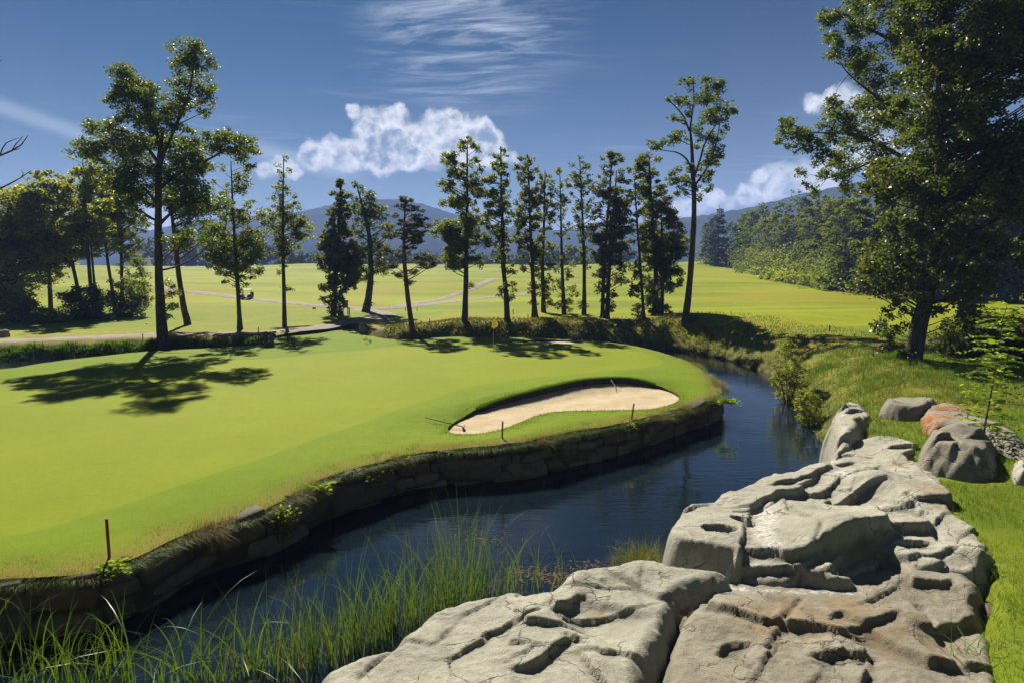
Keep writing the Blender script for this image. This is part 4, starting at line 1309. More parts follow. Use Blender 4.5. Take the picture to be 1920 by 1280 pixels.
# the big leafy tree on the right bank and the ash behind it
def big_right():
    b = hit(1708, 672); y = b[1]
    tr = [trunk_px([(1708, 673), (1718, 640), (1726, 600), (1738, 555), (1750, 500), (1760, 400), (1762, 280), (1758, 120), (1765, -40)], y, (42, 37, 33, 28, 22, 12, 4)),
          trunk_px([(1740, 545), (1700, 500), (1670, 470), (1645, 455)], y, (12, 8, 3)),
          trunk_px([(1752, 500), (1800, 450), (1850, 420), (1900, 400)], y, (14, 9, 4)),
          trunk_px([(1758, 420), (1720, 350), (1690, 320), (1660, 310)], y, (12, 8, 3)),
          trunk_px([(1740, 560), (1790, 560), (1840, 575)], y, (10, 7, 3))]
    env = [(-130, 1690, 1960), (-30, 1680, 2010), (50, 1684, 2030), (150, 1684, 2040), (220, 1660, 2040), (300, 1622, 2020), (345, 1612, 1955), (385, 1640, 1950), (420, 1630, 1940), (445, 1606, 1930), (500, 1599, 1910), (545, 1599, 1890), (575, 1650, 1860), (590, 1700, 1830)]
    c = env_clumps(env, y, 190, 81, 0.20, 0.9, 0.15, wide=False)
    c2 = px_clumps([(1665, 605, 16), (1680, 590, 18), (1655, 625, 15), (1672, 635, 18), (1690, 615, 18), (1685, 645, 14), (1695, 655, 13), (1640, 610, 12), (1668, 655, 12), (1680, 672, 10), (1825, 582, 16), (1800, 590, 14),
                    (1618, 535, 16), (1612, 510, 15), (1622, 480, 16), (1628, 345, 16), (1618, 352, 12), (1640, 330, 18)], y, 82)
    plant_tree('lime_tree', 'huge glossy-leaved tree with a thick dark trunk on the bank above the rocks', 'tree', b, tr, np.concatenate([c, c2]), 'leaf_lime', leaf=0.185, width=0.135, per_r2=4.0, seed=81, sub=7, spread=0.55, maxleaf=105000, branch_r=0.6)
    b = hit(1815, 640); y = 41.0; z, _ = land_z(np.array([at_y(1815, 640, y)[0]]), np.array([y]))
    b = np.array([at_y(1815, 640, y)[0], y, float(z[0])])
    p0 = b - np.array([0, 0, .2])
    def seg(pts, w):
        P = np.array([at_y(a, q, y) for a, q in pts]); return P, np.interp(np.linspace(0, 1, len(pts)), np.linspace(0, 1, len(w)), w) * .5 * y / F_PX
    T0 = seg([(1815, 640), (1800, 500), (1780, 380), (1760, 250), (1730, 120), (1700, 0), (1690, -80)], (26, 20, 14, 8, 3)); T0[0][0] = p0
    tr = [T0, seg([(1775, 350), (1700, 300), (1640, 265), (1590, 250), (1540, 250), (1490, 245)], (10, 8, 5, 3, 1)), seg([(1765, 280), (1700, 220), (1640, 180), (1590, 140), (1570, 110)], (9, 6, 3, 1)),
          seg([(1735, 130), (1680, 80), (1620, 50), (1580, 25)], (8, 5, 2)), seg([(1700, 300), (1640, 300), (1600, 320), (1550, 335)], (6, 4, 2)), seg([(1700, 310), (1660, 340), (1620, 345)], (5, 3, 1))]
    L = [(1560, 35, 20), (1575, 15, 22), (1600, 10, 26), (1570, 62, 18), (1600, 55, 26), (1635, 40, 30), (1575, 100, 22), (1605, 105, 26), (1560, 85, 14), (1640, 95, 32), (1590, 135, 22), (1625, 145, 28), (1660, 150, 34), (1680, 80, 40), (1690, 20, 40), (1650, -10, 36), (1620, -40, 36), (1700, -50, 44),
         (1462, 235, 14), (1478, 250, 18), (1470, 262, 14), (1492, 232, 18), (1500, 258, 20), (1485, 280, 14), (1520, 250, 22), (1515, 275, 18), (1545, 232, 20), (1545, 265, 22), (1570, 215, 18), (1570, 245, 24), (1590, 195, 20), (1600, 225, 24), (1575, 180, 14), (1620, 200, 26), (1630, 240, 28), (1605, 270, 24), (1560, 290, 22), (1530, 300, 18), (1580, 305, 22), (1515, 320, 14), (1545, 325, 17), (1610, 310, 26), (1640, 285, 30), (1665, 230, 34), (1660, 190, 34), (1520, 345, 11), (1535, 355, 12), (1580, 335, 18), (1660, 320, 30), (1600, 345, 16), (1690, 260, 38), (1700, 180, 40), (1720, 100, 44), (1700, 330, 34)]
    c = px_clumps(L, y, 84, depth=1.0)
    plant_tree('ash_tree', 'tall feathery ash with long branches reaching out over the fairway behind the huge glossy tree', 'tree', b, tr, c, 'leaf_ash', leaf=0.19, width=0.09, per_r2=3.4, seed=84, sub=8, spread=0.48)
big_right()
bush('shrub', 'large dark shrub in the shade right of the thick trunk', (1830, 668), [(592, 1790, 1900), (610, 1758, 1960), (640, 1745, 1980), (668, 1750, 1980)], 130, 'leaf_dark', 91, 0.15, 0.10, per=2.0, rel=0.24)
bush('shrub', 'pale leafy young willow bush at the water edge below the right bank', (1478, 752), [(636, 1472, 1486), (655, 1452, 1505), (690, 1440, 1520), (720, 1442, 1518), (748, 1452, 1505)], 70, 'leaf_shrub', 92, 0.10, 0.05, per=1.5, rel=0.26)
bush('shrub', 'low tangled shrub on the bank edge between the willow bush and the rock', (1515, 800), [(734, 1486, 1535), (765, 1484, 1552), (795, 1496, 1552), (812, 1508, 1550)], 45, 'leaf_shrub', 93, 0.09, 0.06, per=1.5, rel=0.3)

# dead branches reaching in from a bare tree outside the left edge
def dead_tree():
    y = 34.0
    x0 = at_y(-95, 640, y)[0]
    z, _ = land_z(np.array([x0]), np.array([y])); base = np.array([x0, y, -0.3])
    T = [trunk_px([(-95, 700), (-92, 500), (-85, 300), (-78, 150), (-60, 60)], y, (20, 17, 13, 8, 2))]
    def br(pts, w):
        T.append(trunk_px(pts, y, w)); T[-1][0][0, 2] += 0.25
    br([(-86, 320), (-40, 305), (0, 292), (22, 283), (40, 272), (52, 255)], (8, 6, 4.5, 4, 3, 1.5))
    br([(22, 283), (30, 270), (38, 262), (42, 256)], (2.5, 1.8, 1))
    br([(0, 292), (4, 280), (12, 268), (26, 262), (34, 259)], (3, 2.4, 1.6, 1))
    br([(26, 282), (34, 280), (39, 277)], (1.8, 1))
    br([(-88, 400), (-40, 372), (0, 354), (22, 343), (40, 333), (58, 320)], (8, 6, 4, 3.4, 2.6, 1.2))
    br([(40, 333), (44, 326), (40, 320)], (2, 1.5, 1)); br([(-80, 180), (-40, 140), (-5, 116), (6, 112)], (7, 4, 2, 1)); br([(-20, 126), (-6, 108), (2, 106)], (2, 1.5, 1))
    tv, tf = trunk_mesh(T[:1], base)
    root = thing('dead_tree', 'bare grey dead tree whose branch tips reach into view at the sky edge', 'tree', tuple(base))
    link('trunk', mesh_np('trunk', tv, tf, M['bark_dead'], True), root)
    for t in T[1:]:
        v, f = tube_np(t[0] - base, t[1], 6)
        link('branch', mesh_np('branch', v, f, M['bark_dead'], True), root)
dead_tree()

# ------------------------------------------------------------------ the mixed wood beyond the fairway
def proto(kind, seed):
    r = np.random.default_rng(seed)
    H = 20.0
    if kind == 'spruce':
        n = 150
        t = r.uniform(0.04, 1, n) ** 0.8
        h = H * (1 - t * 0.93)
        w = 0.4 + 3.2 * t ** 0.85
        th = r.uniform(0, 2 * math.pi, n)
        c = np.column_stack([w * 0.75 * np.cos(th), w * 0.75 * np.sin(th), h, 0.45 + 0.32 * w * r.uniform(.7, 1.2, n)])
        tr = [(np.array([[0, 0, -0.3], [0.05, 0, 8], [0, 0.05, 19.6]]), np.array([0.28, 0.18, 0.03]))]
        kw = dict(leaf=0.55, width=0.2, per_r2=2.6, flat=0.45, sub=3, nrm_up=0.45, droop=0.5, rise=0.1, twigs=0, spread=0.6)
        mat = 'leaf_spruce'
    else:
        n = 70
        c = []
        for k in range(n):
            t = r.uniform(0, 1)
            h = 4.0 + 15.2 * t
            w = (1.2 + 3.4 * math.sin(math.pi * min(1, (0.1 + t * 0.98)) ** 0.85)) if kind == 'broad' else (0.8 + 2.2 * math.sin(math.pi * (0.12 + t * 0.84)))
            a = r.uniform(0, 2 * math.pi); q = math.sqrt(r.uniform(0.15, 1))
            c.append((w * q * math.cos(a), w * q * math.sin(a), h, r.uniform(0.8, 1.6) if kind == 'broad' else r.uniform(0.7, 1.2)))
        c = np.array(c)
        tr = [(np.array([[0, 0, -0.3], [r.normal() * .2, r.normal() * .2, 7], [r.normal() * .5, r.normal() * .5, 18.0]]), np.array([0.3, 0.2, 0.04]))]
        kw = dict(leaf=0.42, width=0.28, per_r2=2.6, flat=0.7, sub=6, twigs=0, spread=0.42)
        mat = 'leaf_wood'
    return tr, c, kw, mat
def wood_right():
    protos = {}
    HID = {'broad': 'round leafy tree in the dark wood glimpsed through the foliage of the huge glossy tree', 'spruce': 'dark spruce in the wood glimpsed through the foliage of the huge glossy tree'}
    spots = [  # picture position of the foot, of the top, kind, label
        ((1345, 497), 383, 'spruce', 'tall pointed dark spruce at the far left end of the wood'),
        ((1330, 493), 400, 'spruce', 'shorter spruce tucked close behind the tall pointed one'),
        ((1322, 494), 412, 'narrow', 'narrow pale tree at the very tip of the wood beside the bare tall trunk'),
        ((1368, 500), 408, 'narrow', 'narrow green tree just right of the tall pointed spruce'),
        ((1390, 503), 398, 'broad', 'first round leafy tree right of the tall pointed spruce'),
        ((1408, 507), 392, 'broad', 'second round leafy tree right of the tall pointed spruce'),
        ((1428, 510), 402, 'broad', 'third round leafy tree right of the pointed spruce, above the hedge start'),
        ((1450, 512), 398, 'broad', 'round leafy tree above the left part of the low hedge strip'),
        ((1468, 515), 405, 'broad', 'lowest round leafy tree above the middle of the hedge strip'),
        ((1490, 517), 392, 'broad', 'round leafy tree above the right part of the hedge strip'),
        ((1512, 520), 385, 'broad', 'tall round tree left of the dark spruce above the hedge'),
        ((1535, 522), 375, 'spruce', 'dark spruce rising behind the round trees above the hedge'),
        ((1552, 525), 372, 'broad', 'round leafy tree right of the dark spruce above the hedge'),
        ((1505, 508), 352, 'spruce', 'highest dark spruce standing out against the sky at the ridge end'),
        ((1475, 500), 382, 'spruce', 'small spruce top showing between round crowns'),
        ((1580, 545), 362, 'broad', 'tall leafy tree at the right end of the hedge strip'),
        ((1562, 542), 420, 'narrow', 'bushy narrow tree right at the end of the low hedge'),
        ((1605, 548), 350, 'spruce', 'broad spruce beside the huge glossy tree, last before its foliage'),
        ((1420, 503), 408, 'narrow', 'narrow tree peeping between the second and third round trees'), ((1382, 499), 404, 'spruce', 'slim spruce just behind the first round leafy tree'),
        ((1445, 505), 400, 'narrow', 'narrow tree behind the left part of the hedge strip'), ((1530, 515), 372, 'narrow', 'narrow tree behind the dark spruce above the hedge'), ((1570, 530), 355, 'spruce', 'tall spruce behind the tree at the hedge end'),
        ((1630, 550), 350, 'broad', None), ((1655, 552), 335, 'spruce', None), ((1690, 556), 330, 'broad', None), ((1725, 558), 340, 'spruce', None), ((1755, 560), 330, 'broad', None), ((1790, 561), 320, 'spruce', None), ((1825, 563), 310, 'broad', None),
        ((1850, 564), 300, 'spruce', None), ((1880, 566), 290, 'broad', None), ((1905, 568), 280, 'spruce', None), ((1935, 570), 290, 'broad', None)]
    kinds = {'broad': 3, 'narrow': 2, 'spruce': 2}
    made = {}
    cnt = {k: 0 for k in kinds}
    r = np.random.default_rng(5)
    for (px, py), top, kind, lab in spots:
        b = hit(px, py)
        tp = at_y(px, top, b[1])
        H = tp[2] - b[2]
        var = cnt[kind] % kinds[kind]
        cnt[kind] += 1
        key = (kind, var)
        label = lab or HID[kind]
        grp = 'trees of the mixed wood beyond the fairway'
        s = H / 20.0
        name = 'spruce_tree' if kind == 'spruce' else 'woodland_tree'
        sw = s * r.uniform(0.9, 1.25)
        if key not in made:
            tr, c, kw, mat = proto(kind, 300 + 10 * var + len(kind))
            made[key] = plant_tree(name, label, 'tree', (0, 0, 0), tr, c, mat, seed=300 + var, group=grp, **kw)
            o = made[key]; o.location = tuple(b); o.scale = (sw, sw, s); o.rotation_euler = (0, 0, r.uniform(0, 6.28))
        else:
            o = dup(made[key], tuple(b), r.uniform(0, 6.28), (sw, sw, s), label, grp)
            if not grp and 'group' in o: del o['group']
    # crowns behind the front rank, one mass
    return made
PROTO = wood_right()
def back_wood():
    r = np.random.default_rng(77)
    V, Fa, k0 = [], [], 0
    src = {k: o for k, o in PROTO.items()}
    def put(x, y, s):
        nonlocal k0
        key = list(src)[r.integers(len(src))]
        cr = [c for c in src[key].children if c.name.startswith('crown')][0].data
        v = np.empty(len(cr.vertices) * 3, np.float32); cr.vertices.foreach_get('co', v); v = v.reshape(-1, 4, 3)
        v = v[r.random(len(v)) < 0.4].copy()
        cen = v.mean(1, keepdims=True); v = cen + (v - cen) * 1.5
        v = v.reshape(-1, 3) * s
        a = r.uniform(0, 6.28); ca, sa = math.cos(a), math.sin(a)
        z, _ = land_z(np.array([x]), np.array([y]))
        v = np.column_stack([v[:, 0] * ca - v[:, 1] * sa + x, v[:, 0] * sa + v[:, 1] * ca + y, v[:, 2] + float(z[0])])
        V.append(v); Fa.append(np.arange(len(v)).reshape(-1, 4) + k0); k0 += len(v)
    for px, d, s in [(1395, 300, 1.25), (1425, 290, 1.3), (1455, 270, 1.3), (1485, 250, 1.35), (1515, 235, 1.35), (1545, 215, 1.3), (1575, 200, 1.3), (1610, 185, 1.3), (1650, 170, 1.3), (1690, 160, 1.25), (1730, 150, 1.25), (1780, 150, 1.3), (1830, 140, 1.3), (1880, 135, 1.3), (1930, 130, 1.3), (1700, 120, 1.1), (1780, 110, 1.1), (1860, 105, 1.1), (1940, 100, 1.1)]:
        p = at_y(px, 500, d)
        put(p[0], d, s)
    me = mesh_np('back_wood', np.concatenate(V), np.concatenate(Fa), M['leaf_wood'])
    link('back_wood', me, kind='stuff', label='dark wood filling in behind the front trees on the hill')
back_wood()

# hedge strip along the wood, tree line on the far rim of the field
def mass(name, label, pts, hgt, rad, leaf, mat, seed, n):
    r = np.random.default_rng(seed)
    P = resample(np.array(pts), 1.0)
    q = P[r.integers(0, len(P), n)]
    hh = np.interp(q[:, 0], P[:, 0], np.interp(np.linspace(0, 1, len(P)), np.linspace(0, 1, len(hgt)), hgt))
    c = np.column_stack([q[:, 0] + r.normal(size=n) * rad, q[:, 1] + r.normal(size=n) * rad, np.zeros(n), r.uniform(.6, 1.2, n) * rad])
    z, _ = land_z(c[:, 0], c[:, 1])
    c[:, 2] = z + hh * r.uniform(0.05, 1, n) * r.uniform(.6, 1.1, n)
    idx = np.repeat(np.arange(n), 60)
    o = r.normal(size=(len(idx), 3)); o /= np.linalg.norm(o, axis=1)[:, None]; o *= (r.uniform(0, 1, len(idx)) ** .5)[:, None]
    v, f = leaf_quads(c[idx, :3] + o * c[idx, 3:4], leaf, leaf * .65, 0.3, r=r)
    link(name, mesh_np(name, v, f, M[mat]), kind='stuff', label=label)
hp = [hit(a, b) for a, b in ((1432, 522), (1470, 528), (1500, 533), (1540, 540), (1575, 546))]
mass('hedge_strip', 'low pale bushy strip along the foot of the wood', [(p[0], p[1], p[2]) for p in hp], (1.5, 3.2, 3.2, 2.8, 2.0), 0.9, 0.34, 'leaf_shrub', 5, 220)
up_ = [hit(a, b) for a, b in ((1318, 495), (1345, 499), (1380, 504), (1420, 511), (1450, 517), (1490, 521), (1530, 528), (1575, 546), (1620, 552), (1680, 558), (1760, 563), (1850, 567), (1950, 572))]
mass('undergrowth', 'leafy undergrowth closing the foot of the mixed wood', [(p[0] + 2, p[1] + 5, p[2]) for p in up_], (4, 7, 8, 8, 7, 8, 8, 7, 6, 6, 6, 6), 2.0, 0.55, 'leaf_wood', 8, 700)
mass('far_tree_line', 'dark tree line along the far rim of the field below the mountain', [(-190, 330, 0), (-100, 325, 0), (-40, 322, 0), (20, 320, 0), (60, 322, 0)], (16, 11, 8, 9, 7, 10, 8), 2.4, 1.3, 'leaf_spruce', 6, 600)
# ------------------------------------------------------------------ stone wall of the green
def stone_variants():
    out = []
    for k in range(10):
        r = np.random.default_rng(400 + k)
        nx, nz, ny = 5, 4, 3
        # rounded box, quad sphere style grid: x in [-.5,.5], y depth, z
        bm_v, bm_f, key = [], [], {}
        def vid(a, b, c):
            if (a, b, c) not in key:
                key[(a, b, c)] = len(bm_v)
                x, y, z = a / nx - .5, b / ny - .5, c / nz - .5
                bm_v.append((x, y, z))
            return key[(a, b, c)]
        for a in range(nx):
            for c in range(nz):
                bm_f.append((vid(a, 0, c), vid(a + 1, 0, c), vid(a + 1, 0, c + 1), vid(a, 0, c + 1)))
        for b in range(ny):
            for c in range(nz):
                bm_f.append((vid(0, b + 1, c), vid(0, b, c), vid(0, b, c + 1), vid(0, b + 1, c + 1)))
                bm_f.append((vid(nx, b, c), vid(nx, b + 1, c), vid(nx, b + 1, c + 1), vid(nx, b, c + 1)))
        for a in range(nx):
            for b in range(ny):
                bm_f.append((vid(a, b, nz), vid(a + 1, b, nz), vid(a + 1, b + 1, nz), vid(a, b + 1, nz)))
                bm_f.append((vid(a, b + 1, 0), vid(a + 1, b + 1, 0), vid(a + 1, b, 0), vid(a, b, 0)))
        v = np.array(bm_v)
        q = np.sign(v) * (np.abs(v) * 2) ** 1.0
        # round the corners and skew the block
        m = np.sort(np.abs(q), axis=1)
        v *= (1 - 0.10 * (m[:, 1] ** 3) * (m[:, 2] ** 3))[:, None]
        v[:, 2] += v[:, 0] * r.uniform(-.16, .16) + 0.10 * np.maximum(0, np.abs(v[:, 0]) - .25) * -np.sign(v[:, 2])
        v[:, 0] += v[:, 2] * r.uniform(-.22, .22)
        v += 0.045 * np.stack([perlin(v * 2.3 + 7 * k), perlin(v * 2.3 + 7 * k + 31), perlin(v * 2.3 + 7 * k + 57)], -1)
        v[:, 1] += (v[:, 1] < 0) * (0.10 * perlin(v * 1.4 + 3.3 * k) + r.uniform(-.12, .12) * v[:, 0] + r.uniform(-.12, .12) * v[:, 2])
        out.append(mesh_np('stone', v, bm_f, M['stone'], False))
    return out
def build_wall():
    W = WALL_LINE
    s = np.concatenate([[0], np.cumsum(np.linalg.norm(np.diff(W, axis=0), axis=1))])
    root = thing('stone_wall', 'dry stone retaining wall of dark blocks holding up the green above the water', 'wall', (float(W[0, 0]), float(W[0, 1]), WATER_Z))
    o0 = np.array([W[0, 0], W[0, 1], WATER_Z])
    def at(t):
        p = np.array([np.interp(t, s, W[:, 0]), np.interp(t, s, W[:, 1])])
        q = np.array([np.interp(t + .3, s, W[:, 0]), np.interp(t + .3, s, W[:, 1])]) - np.array([np.interp(t - .3, s, W[:, 0]), np.interp(t - .3, s, W[:, 1])])
        return p, math.atan2(q[1], q[0])
    # earth core behind the joints
    t = np.gradient(W, axis=0); t /= np.linalg.norm(t, axis=1)[:, None]
    nrm = np.stack([t[:, 1], -t[:, 0]], -1)
    n = len(W)
    core = []
    for off, z in ((-0.06, -0.14), (0.03, -0.6), (0.10, -2.0)):
        c = W + nrm * off
        core.append(np.column_stack([c, np.full(n, z)]))
    v = np.concatenate(core) - o0
    i = np.arange(n - 1)
    f = np.concatenate([np.stack([i + n * k, i + n * (k + 1), i + 1 + n * (k + 1), i + 1 + n * k], -1) for k in range(2)])
    link('core', mesh_np('core', v, f, M['soil'], True), root)
    var = stone_variants()
    r = np.random.default_rng(9)
    s_start = 5.0
    courses = [(-1.55, 0.42), (-1.13, 0.40), (-0.73, 0.36), (-0.37, 0.27)]
    count = 0
    for ci, (z0, h) in enumerate(courses):
        x = s_start + r.uniform(0, .5)
        while x < s[-1] - 0.3:
            L = math.exp(r.normal(-0.12, 0.42)) * (1.0 if ci < 2 else 0.82)
            hh = h * r.uniform(0.82, 1.22)
            if ci in (0, 1) and r.random() < 0.2:
                hh = h * 1.85; L *= 1.25
            p, a = at(x + L / 2)
            nn = np.array([math.sin(a), -math.cos(a)])
            prot = 0.02 + r.uniform(-.09, .13) + 0.05 * (3 - ci) / 3
            c = p + nn * (prot - 0.16)
            o = link('stone', var[r.integers(len(var))], root)
            o.location = (c[0] - o0[0], c[1] - o0[1], z0 + hh / 2 - o0[2] + r.uniform(-.05, .05))
            o.rotation_euler = (r.uniform(-.12, .12), r.uniform(-.13, .13), a + r.uniform(-.05, .05))
            o.scale = (L * 0.985 * (1 if r.random() < .5 else -1), 0.46, hh * 0.97)
            count += 1
            x += L
    return count
N_STONES = build_wall()

# ------------------------------------------------------------------ boulders
def rock(name, label, poly_px, z0, res, seed, mat='rock', top=0.8, edge=0.6, foot=-1.6, ledges=(), cracks=(), dents=(), bumps=(), stain=(), lime=(), lichen=(), tilt=(0, 0), amp=1.0, relief=0.16, strata=0.12, cat='boulder', edge_pow=0.5):
    poly = resample(np.array([at_z(a, b, z0)[:2] for a, b in poly_px]), 0.15, closed=True, smooth=1)
    lo, hi = poly.min(0) - 0.5, poly.max(0) + 0.5
    xs = np.arange(lo[0], hi[0], res); ys = np.arange(lo[1], hi[1], res)
    X, Y = np.meshgrid(xs, ys)
    x, y = X.ravel(), Y.ravel()
    # ragged outline
    wx = x + 0.16 * fbm(p3(x, y, 0.9, seed), 4); wy = y + 0.16 * fbm(p3(x, y, 0.9, seed + 40), 4)
    d, _, _ = dist_line(poly, wx, wy)
    d = np.where(inside(poly, wx, wy), d, -d)
    t = np.clip(d / edge, 0, 1)
    dome = np.sqrt(np.clip(1 - (1 - t) ** 2, 0, 1)) if edge_pow == 0.5 else 1 - (1 - t) ** 2
    c0 = poly.mean(0)
    z = foot + (z0 + top - foot) * dome + (x - c0[0]) * tilt[0] * dome + (y - c0[1]) * tilt[1] * dome
    z = np.where(d < 0, foot + d * 3, z)
    body = np.clip(d / 0.35, 0, 1)
    # broad swells
    z = z + body * relief * amp * 0.8 * fbm(p3(x, y, 0.33, seed), 3)
    # broken rock: overlapping tilted plates with straight, steep edges, large ones and small ones
    pr = np.random.default_rng(int(seed * 10))
    bx = x + 0.05 * fbm(p3(x, y, 1.6, seed + 3), 5, 0.6); by = y + 0.05 * fbm(p3(x, y, 1.6, seed + 43), 5, 0.6)
    span = hi - lo
    area = span[0] * span[1]
    acc = np.full(x.shape, 0.72 * strata) + 0.30 * strata * fbm(p3(bx, by, 0.8, seed + 60), 3)
    for size, per_m2, h, slope in ((2.2, 0.5, 1.0, 0.10), (0.95, 0.9, 0.66, 0.16), (0.38, 4.0, 0.36, 0.26), (0.17, 7.0, 0.20, 0.25)):
        for _ in range(int(area * per_m2)):
            c = lo + span * pr.random(2)
            rr = size * pr.uniform(0.5, 1.1)
            th = pr.normal(0.55, 0.5)
            ca, sa = math.cos(th), math.sin(th)
            sel = (np.abs(bx - c[0]) < rr * 2.2) & (np.abs(by - c[1]) < rr * 2.2)
            if not sel.any():
                continue
            u = ((bx[sel] - c[0]) * ca + (by[sel] - c[1]) * sa) / 1.5
            w = -(bx[sel] - c[0]) * sa + (by[sel] - c[1]) * ca
            k_ = pr.integers(5, 8)
            a0 = pr.uniform(0, 6.28)
            out = np.full(u.shape, -9.0)
            for q in range(k_):
                t_ = a0 + (q + pr.uniform(-.3, .3)) * 2 * math.pi / k_
                out = np.maximum(out, u * math.cos(t_) + w * math.sin(t_) - rr * pr.uniform(0.55, 0.95))
            # plates rise towards the viewer and break off there
            top_ = h * strata * pr.uniform(0.3, 1.0) + slope * strata / 0.15 * (-(by[sel] - c[1]) * pr.uniform(0.0, 1.3) + (bx[sel] - c[0]) * pr.normal(0, 0.7)) * 0.95
            v_ = top_ - 3.2 * np.maximum(out + 0.02, 0) - 0.25 * strata * sstep(out, -0.06, 0.03)
            old = acc[sel]
            acc[sel] = np.maximum(old, v_)
    z = z + body * amp * acc
    m2 = sstep(fbm(p3(x, y, 0.5, seed + 23), 3), -0.1, 0.45)
    # pitted skin
    z = z + body * amp * (0.014 * ridged(p3(x, y, 2.6, seed + 5), 4, 0.55) * (0.3 + m2) + 0.010 * fbm(p3(x, y, 7.0, seed), 4, 0.6))
    def line_of(px):
        return np.array([at_z(a, b, z0 + top * 0.6)[:2] for a, b in px])
    jx = x + 0.05 * fbm(p3(x, y, 2.2, seed + 70), 3); jy = y + 0.05 * fbm(p3(x, y, 2.2, seed + 90), 3)
    for px, h, w, L in ledges:
        l = resample(line_of(px), 0.1, smooth=2)
        dl, sl, al = dist_line(l, jx, jy, closed=False)
        tot = np.linalg.norm(np.diff(l, axis=0), axis=1).sum()
        fade = sstep(al, 0.0, 0.3 * tot) * (1 - sstep(al, 0.7 * tot, tot)) * (1 - sstep(dl, 1.2, 2.2)) 
        low = sl > 0                       # left-hand side of the line drops
        s_ = np.where(low, dl, -dl)
        prof = sstep(s_, 0, w) * np.exp(-np.maximum(0, s_ - w) / (L * 5.0))
        lift = np.exp(-np.maximum(0, -s_) / (L * 0.8)) * (s_ <= 0) + (s_ > 0) * (1 - sstep(s_, 0, w))
        z = z + body * fade * (-0.6 * h * prof + 0.05 * h * lift * np.exp(-np.abs(s_) / (L * 1.2)))
    for px, h, w in cracks:
        l = resample(line_of(px), 0.08, smooth=1)
        dl, sl, al = dist_line(l, jx, jy, closed=False)
        z = z - body * h * np.exp(-(dl / w) ** 2)
    px_seed = seed
    for a, b, rx, ry, h in list(dents):
        c = at_z(a, b, z0 + top * 0.6)
        k_ = 0.35 * fbm(p3(x, y, 2.2, px_seed + a), 4)
        e = ((jx - c[0]) / rx + k_) ** 2 + ((jy - c[1]) / ry - k_) ** 2
        z = z - 0.5 * h * (1 - sstep(e, 0.35, 0.8))
    for a, b, rx, ry, h in list(bumps):
        c = at_z(a, b, z0 + top * 0.6)
        e = ((jx - c[0]) / rx) ** 2 + ((jy - c[1]) / ry) ** 2
        z = z + h * np.exp(-e)
    Z = z.reshape(X.shape)
    # pits: lower than the neighbourhood
    def blur(a, k):
        c = np.cumsum(np.pad(a, ((k + 1, k), (0, 0)), 'edge'), 0); a = (c[2 * k + 1:] - c[:-2 * k - 1]) / (2 * k + 1)
        c = np.cumsum(np.pad(a, ((0, 0), (k + 1, k)), 'edge'), 1); return (c[:, 2 * k + 1:] - c[:, :-2 * k - 1]) / (2 * k + 1)
    k2 = max(2, int(0.16 / res))
    inner = (d.reshape(X.shape) > 0.35)
    Z = np.where(inner, np.maximum(Z, blur(blur(Z, k2), k2) - 0.04), Z)
    z = Z.ravel()
    k = max(2, int(0.12 / res))
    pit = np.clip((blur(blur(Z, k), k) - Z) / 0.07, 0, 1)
    def spots(lst):
        a = np.zeros(x.shape)
        for px, py, rx, ry in lst:
            c = at_z(px, py, z0 + top * 0.6)
            a = np.maximum(a, 1 - sstep(((x - c[0]) / rx) ** 2 + ((y - c[1]) / ry) ** 2, 0.1, 1.0))
        return a
    def streaks(lst):
        a = np.zeros(x.shape)
        for px, w in lst:
            dl, _, _ = dist_line(line_of(px), x, y, closed=False)
            a = np.maximum(a, 1 - sstep(dl, 0, w))
        return a
    at = {'pit': pit.ravel(), 'stain': spots(stain), 'lime': streaks(lime), 'lichen': spots(lichen)}
    n, mm = X.shape
    i = (np.arange(n - 1)[:, None] * mm + np.arange(mm - 1)[None]).ravel()
    f = np.stack([i, i + 1, i + mm + 1, i + mm], -1)
    keep = (z[f] > foot - 0.25).any(1)
    f = f[keep]
    used, inv = np.unique(f, return_inverse=True)
    base = np.array([c0[0], c0[1], foot])
    v = np.column_stack([x, y, z])[used] - base
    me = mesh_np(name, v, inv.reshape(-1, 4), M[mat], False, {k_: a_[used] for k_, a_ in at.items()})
    o = link(name, me, None, tuple(base), label=label, category=cat)
    return o

